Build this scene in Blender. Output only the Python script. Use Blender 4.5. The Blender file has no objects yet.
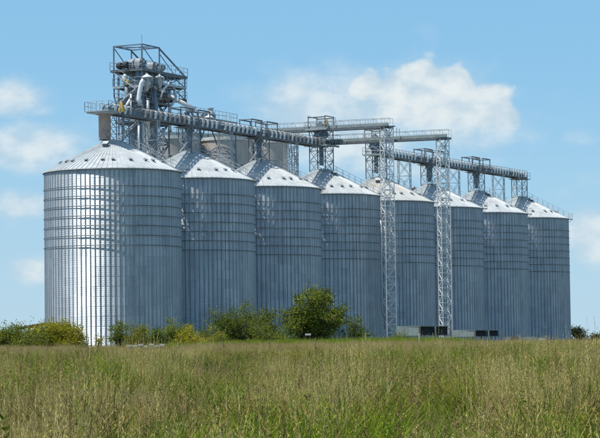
import bpy, math, random
from math import sin, cos, tan, pi, radians as R_, sqrt, atan2, exp
from mathutils import Vector, Matrix, noise
random.seed(7)
SC = bpy.context.scene
COL = SC.collection

# ------------------------------------------------------------------ camera
E = 2.2                      # eye height above the field at the photographer
F, PITCH, ROLL = 2281.0, 0.05738, 0.01326
cd = bpy.data.cameras.new('camera')
cam = bpy.data.objects.new('camera', cd)
COL.objects.link(cam)
cd.sensor_width = 36.0
cd.lens = F / 600.0 * 36.0
cd.clip_start = 0.5
cd.clip_end = 20000.0
cam.location = (0, 0, E)
cam.rotation_mode = 'QUATERNION'
_m = Matrix.Rotation(pi / 2 + PITCH, 3, 'X') @ Matrix.Rotation(-ROLL, 3, 'Z')
cam.rotation_quaternion = _m.to_quaternion()
SC.camera = cam

def W(px, py, Y):
    """world point at depth Y that is seen at photo pixel (px, py)"""
    u, v = px - 300.0, 219.0 - py
    c, s = cos(ROLL), sin(ROLL)
    u, v = u * c + v * s, -u * s + v * c
    d = Vector((u / F, cos(PITCH) - v / F * sin(PITCH), sin(PITCH) + v / F * cos(PITCH)))
    return Vector((0, 0, E)) + d * (Y / d.y)

# ------------------------------------------------------------------ light
SUN_AZ, SUN_EL = R_(-67), R_(62)
sdir = Vector((sin(SUN_AZ) * cos(SUN_EL), -cos(SUN_AZ) * cos(SUN_EL), sin(SUN_EL)))
sl = bpy.data.lights.new('sun', 'SUN')
sl.energy = 5.0
sl.angle = R_(0.5)
sl.color = (1.0, 0.955, 0.88)
so = bpy.data.objects.new('sun', sl)
so.location = (-60, -40, 120)
so.rotation_mode = 'QUATERNION'
so.rotation_quaternion = sdir.to_track_quat('Z', 'Y')
COL.objects.link(so)

world = bpy.data.worlds.new('World')
SC.world = world
world.use_nodes = True
SC.view_settings.view_transform = 'Standard'
SC.view_settings.look = 'None'
SC.view_settings.gamma = 1.0
SC.view_settings.exposure = 0.0


class NT:
    """tiny node-graph writer"""
    def __init__(self, tree):
        self.t = tree
    def n(self, typ, **kw):
        nd = self.t.nodes.new(typ)
        for k, v in kw.items():
            setattr(nd, k, v)
        return nd
    def put(self, sock, v):
        if isinstance(v, bpy.types.NodeSocket):
            self.t.links.new(v, sock)
        elif v is not None:
            sock.default_value = v
    def m(self, op, a, b=None, c=None, clamp=False):
        nd = self.n('ShaderNodeMath', operation=op, use_clamp=clamp)
        self.put(nd.inputs[0], a)
        if b is not None: self.put(nd.inputs[1], b)
        if c is not None: self.put(nd.inputs[2], c)
        return nd.outputs[0]
    def noise(self, vec, scale, detail=4, rough=0.5, out='Fac', dist=0.0):
        nd = self.n('ShaderNodeTexNoise')
        self.put(nd.inputs['Vector'], vec)
        nd.inputs['Scale'].default_value = scale
        nd.inputs['Detail'].default_value = detail
        nd.inputs['Roughness'].default_value = rough
        nd.inputs['Distortion'].default_value = dist
        return nd.outputs[out]
    def ramp(self, v, lo, hi, a=0.0, b=1.0, smooth=True):
        nd = self.n('ShaderNodeMapRange', interpolation_type='SMOOTHSTEP' if smooth else 'LINEAR')
        self.put(nd.inputs[0], v)
        nd.inputs[1].default_value = lo; nd.inputs[2].default_value = hi
        nd.inputs[3].default_value = a; nd.inputs[4].default_value = b
        return nd.outputs[0]
    def mix(self, f, a, b, blend='MIX'):
        nd = self.n('ShaderNodeMix', data_type='RGBA', blend_type=blend)
        self.put(nd.inputs[0], f)
        for s, v in ((nd.inputs[6], a), (nd.inputs[7], b)):
            if isinstance(v, tuple) and len(v) == 3: v = v + (1.0,)
            self.put(s, v)
        return nd.outputs[2]
    def comb(self, x, y, z):
        nd = self.n('ShaderNodeCombineXYZ')
        self.put(nd.inputs[0], x); self.put(nd.inputs[1], y); self.put(nd.inputs[2], z)
        return nd.outputs[0]
    def sep(self, v):
        nd = self.n('ShaderNodeSeparateXYZ')
        self.put(nd.inputs[0], v)
        return nd.outputs


def build_world():
    t = world.node_tree
    t.nodes.clear()
    g = NT(t)
    sky = g.n('ShaderNodeTexSky', sky_type='NISHITA')
    sky.sun_disc = False
    sky.sun_elevation = SUN_EL
    sky.sun_rotation = atan2(sdir.x, sdir.y)
    sky.altitude = 100
    sky.air_density = 1.0
    sky.dust_density = 0.4
    sky.ozone_density = 2.5
    blue0 = g.mix(1.0, sky.outputs[0], SKY_TINT, 'MULTIPLY')
    tc = g.n('ShaderNodeTexCoord')
    d = tc.outputs['Generated']
    x, y, z = g.sep(d)
    blue = g.mix(g.ramp(z, 0.12, 0.95, 0.62, 0.2), blue0, SKY_BLUE)
    blue = g.mix(g.ramp(z, -0.02, 0.13, 0.55, 0.0), blue, (5.0, 6.3, 7.3))
    ynz = g.m('MAXIMUM', y, 0.05)
    ax = g.m('DIVIDE', x, ynz)
    az = g.m('DIVIDE', z, ynz)
    front = g.ramp(y, 0.1, 0.5)
    vec = g.comb(x, y, g.m('MULTIPLY', z, 1.6))
    n1 = g.noise(vec, 38.0, 7, 0.54)
    n2 = g.noise(g.comb(g.m('ADD', x, 0.004), y, g.m('ADD', g.m('MULTIPLY', z, 1.6), -0.008)), 38.0, 5, 0.54)
    n3 = g.noise(vec, 9.0, 3, 0.5)
    # cumulus banks: centre and radii in photo pixels, strength
    hard = [(424, 84, 34, 25, 1.0), (396, 96, 34, 24, 0.95), (455, 96, 36, 26, 1.0), (486, 104, 34, 26, 1.0), (503, 116, 24, 21, 0.85),
            (430, 108, 74, 27, 1.0), (368, 90, 26, 20, 0.85), (484, 122, 44, 15, 0.7), (424, 72, 20, 16, 0.85), (455, 84, 24, 20, 0.9)]
    soft = [(300, 106, 62, 36, 1.1), (352, 112, 70, 44, 1.1), (440, 110, 100, 56, 0.9), (380, 150, 110, 36, 0.85), (300, 150, 70, 30, 0.6), (8, 98, 50, 20, 0.95), (40, 110, 24, 12, 0.6),
            (35, 148, 72, 28, 0.95), (22, 206, 42, 18, 0.85), (32, 271, 26, 13, 0.9), (592, 232, 40, 28, 1.0), (598, 252, 40, 18, 0.8),
            (582, 138, 34, 12, 0.42), (590, 176, 34, 14, 0.42), (560, 196, 30, 10, 0.35), (492, 160, 50, 12, 0.4)]
    def field(bl):
        tot = None
        for (px, py, rx, ry, k) in bl:
            p = W(px, py, 1.0) - Vector((0, 0, E))
            qx = g.m('DIVIDE', g.m('SUBTRACT', ax, p.x), rx / F)
            qz = g.m('DIVIDE', g.m('SUBTRACT', az, p.z), ry / F)
            r2 = g.m('ADD', g.m('MULTIPLY', qx, qx), g.m('MULTIPLY', qz, qz))
            v = g.m('MULTIPLY', g.m('POWER', 2.718, g.m('MULTIPLY', r2, -0.9)), k)
            tot = v if tot is None else g.m('MAXIMUM', tot, v)
        return g.m('MULTIPLY', tot, front)
    th, ts = field(hard), field(soft)
    elsewhere = g.m('MULTIPLY', g.ramp(n3, 0.50, 0.72), g.m('SUBTRACT', 1.0, g.ramp(y, 0.75, 0.97)))
    vo = g.n('ShaderNodeTexVoronoi', feature='SMOOTH_F1')
    nd = g.noise(vec, 60.0, 3, 0.5, 'Color')
    vadd = g.n('ShaderNodeVectorMath', operation='MULTIPLY_ADD')
    g.put(vadd.inputs[0], nd); vadd.inputs[1].default_value = (0.010, 0.010, 0.010); g.put(vadd.inputs[2], vec)
    g.put(vo.inputs['Vector'], vadd.outputs[0]); vo.inputs['Scale'].default_value = 85.0
    bil = g.m('SUBTRACT', 0.45, vo.outputs['Distance'])
    dh = g.m('ADD', g.m('ADD', g.m('MULTIPLY', bil, 0.50), g.m('MULTIPLY', g.m('SUBTRACT', n1, 0.5), 0.60)), g.m('MAXIMUM', th, g.m('MULTIPLY', elsewhere, 0.8)))
    ds = g.m('ADD', g.m('MULTIPLY', g.m('SUBTRACT', n1, 0.5), 1.0), ts)
    base_fade = g.ramp(az, W(430, 142, 1.0).z - E, W(430, 116, 1.0).z - E, 0.45, 1.0)
    mh = g.m('MULTIPLY', g.m('MULTIPLY', g.ramp(dh, 0.34, 0.62), 0.97), base_fade)
    ms = g.m('MULTIPLY', g.ramp(ds, 0.20, 1.0), 0.80)
    mask = g.m('MAXIMUM', mh, ms)
    dens = g.m('MAXIMUM', dh, g.m('MULTIPLY', ds, 0.8))
    lit = g.m('ADD', g.m('MULTIPLY', g.m('SUBTRACT', n1, n2), 2.6), g.m('ADD', g.m('MULTIPLY', bil, 0.5), g.m('MULTIPLY', g.m('SUBTRACT', dens, 0.6), 0.5)))
    ccol = g.mix(g.ramp(lit, -0.45, 0.55), CLOUD_LO, CLOUD_HI)
    col = g.mix(mask, blue, ccol)
    bg = g.n('ShaderNodeBackground')
    t.links.new(col, bg.inputs[0])
    bg.inputs[1].default_value = 0.12
    out = g.n('ShaderNodeOutputWorld')
    t.links.new(bg.outputs[0], out.inputs[0])

SKY_TINT = (0.70, 0.86, 1.0)
SKY_BLUE = (2.4, 5.05, 7.3)
CLOUD_LO = (4.4, 5.6, 6.5)
CLOUD_HI = (6.7, 7.2, 7.3)
build_world()

# ------------------------------------------------------------------ materials
def new_mat(name):
    m = bpy.data.materials.new(name)
    m.use_nodes = True
    g = NT(m.node_tree)
    b = m.node_tree.nodes['Principled BSDF']
    return m, g, b

def simple(name, col, rough=0.6, metal=0.0, var=0.12, scale=3.0, spec=0.5, dirt=None, dscale=1.2):
    m, g, b = new_mat(name)
    tc = g.n('ShaderNodeTexCoord')
    geo = g.n('ShaderNodeNewGeometry')
    n = g.noise(geo.outputs['Position'], scale, 5, 0.6)
    c = g.mix(g.ramp(n, 0.25, 0.75), tuple(x * (1 - var) for x in col), tuple(min(1, x * (1 + var)) for x in col))
    if dirt:
        n2 = g.noise(geo.outputs['Position'], dscale, 6, 0.65)
        c = g.mix(g.ramp(n2, 0.52, 0.68, 0, 0.75), c, dirt)
    g.put(b.inputs['Base Color'], c)
    g.put(b.inputs['Roughness'], g.ramp(n, 0.2, 0.8, rough - 0.07, rough + 0.07))
    b.inputs['Metallic'].default_value = metal
    b.inputs['Specular IOR Level'].default_value = spec
    return m

N_ST = 88                    # stiffeners round a bin
COURSE = 1.165               # height of one wall course

def wall_material():
    m, g, b = new_mat('galvanised_wall_sheet')
    tc = g.n('ShaderNodeTexCoord')
    geo = g.n('ShaderNodeNewGeometry')
    oi = g.n('ShaderNodeObjectInfo')
    x, y, z = g.sep(tc.outputs['Object'])
    ang = g.m('MULTIPLY', g.m('ARCTAN2', y, x), N_ST / 2 / (2 * pi))
    k = g.m('FLOOR', ang)
    wn = g.n('ShaderNodeTexWhiteNoise', noise_dimensions='3D')
    g.put(wn.inputs['Vector'], g.comb(k, g.m('MULTIPLY', oi.outputs['Random'], 91.0), 3.0))
    wc = g.n('ShaderNodeTexWhiteNoise', noise_dimensions='3D')
    g.put(wc.inputs['Vector'], g.comb(g.m('FLOOR', g.m('MULTIPLY', ang, 2.0)), 5.0, 3.0))
    px_, py_, pz_ = g.sep(geo.outputs['Position'])
    n = g.noise(geo.outputs['Position'], 0.35, 4, 0.6)
    ns = g.noise(g.comb(g.m('MULTIPLY', px_, 2.4), g.m('MULTIPLY', py_, 2.4), g.m('MULTIPLY', pz_, 0.10)), 1.6, 5, 0.65)
    v = g.m('ADD', g.m('MULTIPLY', wn.outputs['Value'], 0.16), g.m('MULTIPLY', wc.outputs['Value'], 0.18))
    v = g.m('ADD', v, g.m('ADD', g.m('MULTIPLY', n, 0.40), g.m('MULTIPLY', ns, 0.85)))
    v = g.m('SUBTRACT', v, 0.15)
    c = g.mix(g.ramp(v, 0.3, 0.95), (0.36, 0.405, 0.455), (0.74, 0.785, 0.82))
    g.put(b.inputs['Base Color'], c)
    b.inputs['Metallic'].default_value = 0.52
    g.put(b.inputs['Roughness'], g.ramp(v, 0.2, 1.1, 0.52, 0.38))
    b.inputs['Coat Weight'].default_value = 0.11
    b.inputs['Coat Roughness'].default_value = 0.2
    # rolled corrugation, 0.1 m pitch
    h = g.m('MULTIPLY', g.m('SINE', g.m('MULTIPLY', z, 2 * pi / 0.1)), 0.5)
    h = g.m('ADD', h, g.m('MULTIPLY', g.noise(g.comb(x, y, g.m('MULTIPLY', z, 0.5)), 1.3, 3, 0.5), 1.1))
    bp = g.n('ShaderNodeBump')
    bp.inputs['Strength'].default_value = 1.0
    bp.inputs['Distance'].default_value = 0.027
    g.put(bp.inputs['Height'], h)
    g.put(b.inputs['Normal'], bp.outputs[0])
    return m

def concrete_material():
    m, g, b = new_mat('stained_concrete')
    geo = g.n('ShaderNodeNewGeometry')
    x, y, z = g.sep(geo.outputs['Position'])
    n = g.noise(geo.outputs['Position'], 0.5, 6, 0.6)
    st = g.noise(g.comb(x, y, g.m('MULTIPLY', z, 0.12)), 1.3, 4, 0.6)
    c = g.mix(g.ramp(n, 0.3, 0.7), (0.40, 0.355, 0.31), (0.50, 0.45, 0.40))
    c = g.mix(g.ramp(st, 0.5, 0.75, 0, 0.5), c, (0.26, 0.235, 0.22))
    g.put(b.inputs['Base Color'], c)
    b.inputs['Roughness'].default_value = 0.9
    return m

M = {}
M['wall'] = wall_material()
M['stiff'] = simple('galvanised_stiffener', (0.29, 0.325, 0.36), 0.38, 0.55, 0.15, 2.0)
M['ring'] = simple('dark_grey_ring_tube', (0.17, 0.19, 0.21), 0.55, 0.5, 0.15, 2.0)  # one even dark grey, darker than the wall sheets
M['roof'] = simple('galvanised_roof_sheet', (0.52, 0.545, 0.545), 0.5, 0.15, 0.10, 1.1, dirt=(0.40, 0.405, 0.39), dscale=0.6)
M['roof_rusty'] = simple('rust_dusted_roof_sheet', (0.50, 0.505, 0.48), 0.55, 0.12, 0.08, 0.7, dirt=(0.47, 0.40, 0.29), dscale=0.2)
M['galv'] = simple('galvanised_steel', (0.42, 0.45, 0.47), 0.5, 0.35, 0.18, 2.5, dirt=(0.28, 0.25, 0.22), dscale=2.0)
M['galv_dark'] = simple('dull_grey_steel', (0.15, 0.165, 0.18), 0.6, 0.35, 0.2, 2.5)
M['steel_blue'] = simple('blue_grey_painted_steel', (0.16, 0.21, 0.26), 0.55, 0.2, 0.2, 1.5)
M['white'] = simple('white_galvanised_bar', (0.66, 0.68, 0.68), 0.5, 0.15, 0.08, 2.0)
M['hood'] = simple('pale_hood_sheet', (0.68, 0.68, 0.66), 0.5, 0.1, 0.1, 2.0)
M['hood_rusty'] = simple('brownish_hood_sheet', (0.42, 0.36, 0.32), 0.6, 0.1, 0.15, 2.0)
M['dark'] = simple('bay_shade_guard_black', (0.035, 0.037, 0.04), 0.8)  # near-black for belt guards and for shade painted into the open bays
M['yellow'] = simple('yellow_paint', (0.62, 0.40, 0.08), 0.5, 0, 0.12, 3.0)
M['concrete'] = concrete_material()
M['headgrey'] = simple('grey_casing', (0.30, 0.32, 0.33), 0.6, 0.15, 0.2, 1.5, dirt=(0.2, 0.18, 0.16), dscale=1.5)
M['drum'] = simple('rust_stained_casing', (0.36, 0.30, 0.27), 0.7, 0.1, 0.15, 1.2, dirt=(0.22, 0.14, 0.10), dscale=1.5)
M['pale'] = simple('pale_green_grey_sheet', (0.25, 0.295, 0.29), 0.6, 0.1, 0.15, 1.0)
M['brown'] = simple('brown_rusty_sheet', (0.17, 0.10, 0.07), 0.8, 0.0, 0.3, 1.5)
M['slab'] = simple('bleached_concrete', (0.58, 0.57, 0.54), 0.85, 0, 0.15, 2.0)
M['wood'] = simple('grey_weathered_wood', (0.16, 0.14, 0.12), 0.9, 0, 0.25, 6.0)
M['whitepaint'] = simple('white_post_paint', (0.50, 0.50, 0.48), 0.7, 0, 0.05, 2.0)

# ------------------------------------------------------------------ mesh helpers
class MB:
    def __init__(self):
        self.v = []; self.f = []
    def box(self, c, s, ax=None):
        """box centre c, full size s, axes ax=(X,Y,Z) unit vectors"""
        c = Vector(c)
        X, Y, Z = ax if ax else (Vector((1, 0, 0)), Vector((0, 1, 0)), Vector((0, 0, 1)))
        b = len(self.v)
        for i in (-1, 1):
            for j in (-1, 1):
                for k in (-1, 1):
                    self.v.append(c + X * (i * s[0] / 2) + Y * (j * s[1] / 2) + Z * (k * s[2] / 2))
        for q in ((0, 1, 3, 2), (4, 6, 7, 5), (0, 4, 5, 1), (2, 3, 7, 6), (0, 2, 6, 4), (1, 5, 7, 3)):
            self.f.append(tuple(b + i for i in q))
        return self
    def bar(self, p, q, w, h=None):
        p, q = Vector(p), Vector(q)
        Z = (q - p); L = Z.length
        if L < 1e-6: return self
        Z /= L
        up = Vector((0, 0, 1)) if abs(Z.z) < 0.95 else Vector((0, 1, 0))
        X = up.cross(Z).normalized(); Y = Z.cross(X)
        return self.box((p + q) / 2, (w, h or w, L), (X, Y, Z))
    def tube(self, pts, rad, n=10, caps=True):
        pts = [Vector(p) for p in pts]
        rads = rad if isinstance(rad, (list, tuple)) else [rad] * len(pts)
        b = len(self.v)
        prev = None
        for i, p in enumerate(pts):
            d = (pts[min(i + 1, len(pts) - 1)] - pts[max(i - 1, 0)]).normalized()
            if prev is None:
                up = Vector((0, 0, 1)) if abs(d.z) < 0.9 else Vector((0, 1, 0))
                X = up.cross(d).normalized()
            else:
                X = (prev - d * prev.dot(d)).normalized()
            prev = X
            Y = d.cross(X)
            for k in range(n):
                a = 2 * pi * k / n
                self.v.append(p + X * (cos(a) * rads[i]) + Y * (sin(a) * rads[i]))
        for i in range(len(pts) - 1):
            for k in range(n):
                k2 = (k + 1) % n
                self.f.append((b + i * n + k, b + i * n + k2, b + (i + 1) * n + k2, b + (i + 1) * n + k))
        if caps:
            self.f.append(tuple(b + k for k in range(n))[::-1])
            self.f.append(tuple(b + (len(pts) - 1) * n + k for k in range(n)))
        return self
    def lathe(self, c, prof, n=32, a0=0, a1=2 * pi):
        """revolve (r,z) profile around the vertical through c"""
        c = Vector(c); b = len(self.v); m = len(prof)
        full = abs(a1 - a0 - 2 * pi) < 1e-6
        cnt = n if full else n + 1
        for k in range(cnt):
            a = a0 + (a1 - a0) * k / n
            for r, z in prof:
                self.v.append(c + Vector((cos(a) * r, sin(a) * r, z)))
        for k in range(n):
            k2 = (k + 1) % cnt
            for j in range(m - 1):
                self.f.append((b + k * m + j, b + k2 * m + j, b + k2 * m + j + 1, b + k * m + j + 1))
        return self
    def mesh(self, name, mat, smooth=False, offset=None):
        me = bpy.data.meshes.new(name)
        off = Vector(offset) if offset is not None else None
        me.from_pydata([tuple(v - off) if off is not None else tuple(v) for v in self.v], [], self.f)
        me.materials.append(mat)
        if smooth:
            me.polygons.foreach_set('use_smooth', [True] * len(me.polygons))
        me.update()
        return me

def link(name, me, parent=None):
    o = bpy.data.objects.new(name, me)
    COL.objects.link(o)
    if parent is not None: o.parent = parent
    return o

def tag(o, label=None, cat=None, group=None, kind=None):
    if label: o['label'] = label
    if cat: o['category'] = cat
    if group: o['group'] = group
    if kind: o['kind'] = kind
    return o

def thing(name, loc, label, cat, group=None):
    o = bpy.data.objects.new(name, None)
    o.empty_display_size = 0.5
    COL.objects.link(o)
    o.location = loc
    return tag(o, label, cat, group)

def part(name, mb, mat, root, smooth=False, kind=None, label=None, parent=None):
    """part whose vertices are given in world coordinates"""
    base = Vector(root.location)
    o = link(name, mb.mesh(name, mat, smooth, base), parent or root)
    if kind: o['kind'] = kind
    if label: o['label'] = label
    return o

_unit = {}
def ubar(name, p, q, w, mat, root, h=None):
    """a straight bar as its own object sharing one unit mesh per material"""
    key = mat.name
    if key not in _unit:
        _unit[key] = MB().box((0, 0, 0), (1, 1, 1)).mesh('bar_' + key, mat)
    p, q = Vector(p), Vector(q)
    Z = (q - p); L = Z.length; Z /= L
    up = Vector((0, 0, 1)) if abs(Z.z) < 0.95 else Vector((0, 1, 0))
    X = up.cross(Z).normalized(); Y = Z.cross(X)
    o = link(name, _unit[key], root)
    mt = Matrix((X * w, Y * (h or w), Z * L)).transposed().to_4x4()
    mt.translation = (p + q) / 2 - Vector(root.location)
    o.matrix_local = mt
    return o

# ------------------------------------------------------------------ row geometry
AZ = R_(27.906)
RD = Vector((sin(AZ), cos(AZ), 0))          # along the row of bins, away from the camera
ND = Vector((cos(AZ), -sin(AZ), 0))         # across the row, towards the camera side
UP = Vector((0, 0, 1))
S1 = Vector((-22.615, 275.25, 0))
PITCH_M = 18.368
RAD = 8.2
GB = E + 0.35                                # ground level at the bins
EAVE = E + 21.76
APEX = E + 26.04
def G(t, v=0.0, z=0.0):
    p = S1 + RD * t + ND * v
    return Vector((p.x, p.y, z))
def bin_c(i):
    return G(i * PITCH_M, 0, GB)

def ground_z(x, y):
    s = min(1, max(0, (y - 5) / 250.0))
    z = GB * (s * 0.75 + 0.25 * s * s * (3 - 2 * s))
    z += 0.10 * noise.noise(Vector((x * 0.05, y * 0.05, 0))) * min(1, y / 40 if y > 0 else 0) * (1 if y < 262 else 0.3)
    return z

# ------------------------------------------------------------------ terrain
def terrain():
    ys = [-300, -60, 0] + [8 + i * 6 for i in range(48)] + [310, 350, 420, 520, 700, 1000, 1800, 3500, 8000, 14000]
    v, f = [], []
    nx = 40
    for y in ys:
        w = 90 if 0 <= y <= 330 else 90 + abs(y) * 1.2
        w = max(w, 0.9 * abs(y))
        for i in range(nx + 1):
            u = (i / nx * 2 - 1)
            x = u * w
            v.append((x, y, ground_z(x, y) if y < 500 else GB - (y - 500) * 0.0004))
    for j in range(len(ys) - 1):
        for i in range(nx):
            a = j * (nx + 1) + i
            f.append((a, a + 1, a + nx + 2, a + nx + 1))
    me = bpy.data.meshes.new('ground')
    me.from_pydata(v, [], f)
    m, g, b = new_mat('meadow_soil')
    geo = g.n('ShaderNodeNewGeometry')
    n = g.noise(geo.outputs['Position'], 0.12, 5, 0.6)
    n2 = g.noise(geo.outputs['Position'], 1.7, 6, 0.7)
    c = g.mix(g.ramp(n, 0.35, 0.65), (0.04, 0.055, 0.018), (0.08, 0.07, 0.035))
    c = g.mix(g.ramp(n2, 0.45, 0.7, 0, 0.5), c, (0.12, 0.10, 0.06))
    g.put(b.inputs['Base Color'], c)
    b.inputs['Roughness'].default_value = 1.0
    me.materials.append(m)
    me.polygons.foreach_set('use_smooth', [True] * len(me.polygons))
    o = link('ground', me)
    tag(o, 'rough meadow ground rising gently to the grain bins', kind='structure')
terrain()

# ------------------------------------------------------------------ grain bins
NSEG = 176
SLOPE_TOP = 1.15                            # radius of the roof cap
RISE = APEX - EAVE
def roof_z(r):                              # height above the bin base of the roof plane
    return (EAVE - GB) + RISE * (1 - r / RAD)

N_RS = 84
def bin_meshes():
    d = {}
    # one wall course
    mb = MB()
    r = RAD
    for k in range(NSEG):
        a = 2 * pi * k / NSEG
        mb.v.append(Vector((cos(a) * r, sin(a) * r, 0)))
        mb.v.append(Vector((cos(a) * r, sin(a) * r, COURSE)))
    for k in range(NSEG):
        k2 = (k + 1) % NSEG
        mb.f.append((2 * k, 2 * k2, 2 * k2 + 1, 2 * k + 1))
    # rolled lip at the lap
    mb.lathe((0, 0, 0), [(RAD + 0.001, 0.0), (RAD + 0.006, 0.0), (RAD + 0.006, 0.02), (RAD + 0.001, 0.025)], NSEG)
    d['course'] = mb.mesh('wall_course', M['wall'], True)
    # hat-section stiffener at angle 0
    H = EAVE - GB - 0.06
    mb = MB()
    b0, b1, dp = 0.075, 0.035, 0.065
    pr = [(RAD + 0.003, -b0), (RAD + dp, -b1), (RAD + dp, b1), (RAD + 0.003, b0)]
    for z in (0, H):
        for x, y in pr: mb.v.append(Vector((x, y, z)))
    for i in range(3): mb.f.append((i, i + 1, i + 5, i + 4))
    mb.f.append((7, 6, 5, 4))
    d['stiff'] = mb.mesh('stiffener', M['stiff'])
    # wind ring
    mb = MB()
    rr = RAD + 0.115
    prof = [(rr + 0.032 * cos(a), 0.032 * sin(a)) for a in [i * pi / 3 for i in range(7)]]
    mb.lathe((0, 0, 0), prof, 132)
    for k in range(44):
        a = 2 * pi * k / 44
        mb.bar((cos(a) * (RAD + 0.08), sin(a) * (RAD + 0.08), 0), (cos(a) * (rr), sin(a) * rr, 0), 0.06)
    d['wind'] = mb.mesh('wind_ring', M['ring'], False)
    # eave ring
    z = EAVE - GB
    mb = MB().lathe((0, 0, 0), [(RAD + 0.10, z - 0.20), (RAD + 0.14, z - 0.20), (RAD + 0.14, z - 0.05), (RAD + 0.10, z - 0.05)], 132)
    d['eave'] = mb.mesh('eave_ring', M['ring'])
    # roof sheet: wedge with a raised rib on one edge
    for key, mt in (('roof', M['roof']), ('roof_rusty', M['roof_rusty'])):
        mb = MB()
        da = 2 * pi / N_RS
        ro, ri = RAD + 0.22, SLOPE_TOP
        for a in (0, da / 2, da):
            for r in (ro, ri):
                mb.v.append(Vector((cos(a) * r, sin(a) * r, roof_z(r))))
        mb.f += [(0, 2, 3, 1), (2, 4, 5, 3)]
        # drip edge
        b = len(mb.v)
        for a in (0, da / 2, da):
            mb.v.append(Vector((cos(a) * ro, sin(a) * ro, roof_z(ro) - 0.06)))
        mb.f += [(b, b + 1, 2, 0), (b + 1, b + 2, 4, 2)]
        # rib
        w = 0.05; hh = 0.075
        b = len(mb.v)
        for r in (ro, ri):
            a = w / r
            mb.v += [Vector((cos(-a) * r, sin(-a) * r, roof_z(r) + 0.002)), Vector((cos(-a * .4) * r, sin(-a * .4) * r, roof_z(r) + hh)),
                     Vector((cos(a * .4) * r, sin(a * .4) * r, roof_z(r) + hh)), Vector((cos(a) * r, sin(a) * r, roof_z(r) + 0.002))]
        for i in range(3): mb.f.append((b + i, b + i + 1, b + i + 5, b + i + 4))
        mb.f.append((b, b + 4 - 1, b + 2, b + 1))
        d[key] = mb.mesh('roof_sheet', mt)
    # roof cap
    zc = roof_z(SLOPE_TOP)
    mb = MB().lathe((0, 0, 0), [(SLOPE_TOP + 0.08, zc + 0.0), (SLOPE_TOP + 0.08, zc + 0.13), (SLOPE_TOP - 0.1, zc + 0.2), (0.0, zc + 0.34)], 40)
    d['cap'] = mb.mesh('roof_cap', M['galv'])
    # roof vent at angle 0, radius rv
    rv = RAD * 0.76
    sl = Vector((-cos(atan2(RISE, RAD)), 0, sin(atan2(RISE, RAD))))
    nr = Vector((sin(atan2(RISE, RAD)), 0, cos(atan2(RISE, RAD))))
    yy = Vector((0, 1, 0))
    p0 = Vector((rv, 0, roof_z(rv)))
    mb = MB()
    mb.box(p0 + nr * 0.12, (0.32, 0.36, 0.22), (sl, yy, nr))
    mb.box(p0 + nr * 0.25 - sl * 0.07, (0.46, 0.40, 0.04), (sl, yy, nr))
    d['vent'] = mb.mesh('roof_vent', M['galv'])
    mb = MB().box(p0 + nr * 0.12 - sl * 0.172, (0.03, 0.32, 0.2), (sl, yy, nr))
    d['vent_mouth'] = mb.mesh('vent_mouth', M['galv_dark'])
    # hatch, nearer the top
    rh = RAD * 0.30
    p0 = Vector((rh, 0, roof_z(rh)))
    mb = MB()
    mb.box(p0 + nr * 0.2, (0.5, 0.6, 0.4), (sl, yy, nr))
    d['hatch'] = mb.mesh('roof_hatch', M['galv_dark'])
    mb = MB()
    mb.box(p0 + nr * 0.46 + sl * 0.05, (0.85, 0.72, 0.05), (sl, yy, nr))
    d['hatch_lid'] = mb.mesh('hatch_lid', M['roof'])
    # roof ladder running up the slope at angle 0
    mb = MB()
    ro, ri = RAD + 0.1, 1.3
    po, pi_ = Vector((ro, 0, roof_z(ro))), Vector((ri, 0, roof_z(ri)))
    for s in (-0.3, 0.3):
        mb.bar(po + yy * s + nr * 0.12, pi_ + yy * s + nr * 0.12, 0.05)
    n = 26
    for k in range(n + 1):
        q = po.lerp(pi_, k / n) + nr * 0.12
        mb.bar(q - yy * 0.3, q + yy * 0.3, 0.035)
    d['ladder'] = mb.mesh('roof_ladder', M['galv'])
    mb = MB()
    for s in (-0.36, 0.36):
        for hgt in (0.55, 1.0):
            mb.bar(po + yy * s + UP * hgt, pi_ + yy * s + UP * hgt, 0.035)
        for k in range(9):
            q = po.lerp(pi_, k / 8) + yy * s
            mb.bar(q, q + UP * 1.0, 0.04)
    d['handrail'] = mb.mesh('handrail', M['galv'])
    # eave landing
    mb = MB()
    zc = EAVE - GB
    mb.box((RAD + 0.5, 0, zc - 0.1), (0.5, 1.5, 0.06))
    for (x, y) in ((RAD + 0.72, -0.7), (RAD + 0.72, 0.0), (RAD + 0.72, 0.7), (RAD + 0.3, -0.7), (RAD + 0.3, 0.7)):
        mb.bar((x, y, zc - 0.07), (x, y, zc + 0.8), 0.035)
    for h in (0.4, 0.8):
        mb.bar((RAD + 0.72, -0.7, zc + h), (RAD + 0.72, 0.7, zc + h), 0.04)
        for y in (-0.7, 0.7): mb.bar((RAD + 0.3, y, zc + h), (RAD + 0.72, y, zc + h), 0.04)
    for y in (-0.6, 0.6): mb.bar((RAD + 0.1, y, zc - 0.6), (RAD + 0.7, y, zc - 0.13), 0.035)
    d['landing'] = mb.mesh('eave_landing', M['galv'])
    # foundation
    mb = MB().lathe((0, 0, 0), [(RAD + 0.35, -0.5), (RAD + 0.35, 0.12), (RAD + 0.02, 0.12)], 96)
    d['base'] = mb.mesh('concrete_base', M['slab'])
    return d

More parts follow.
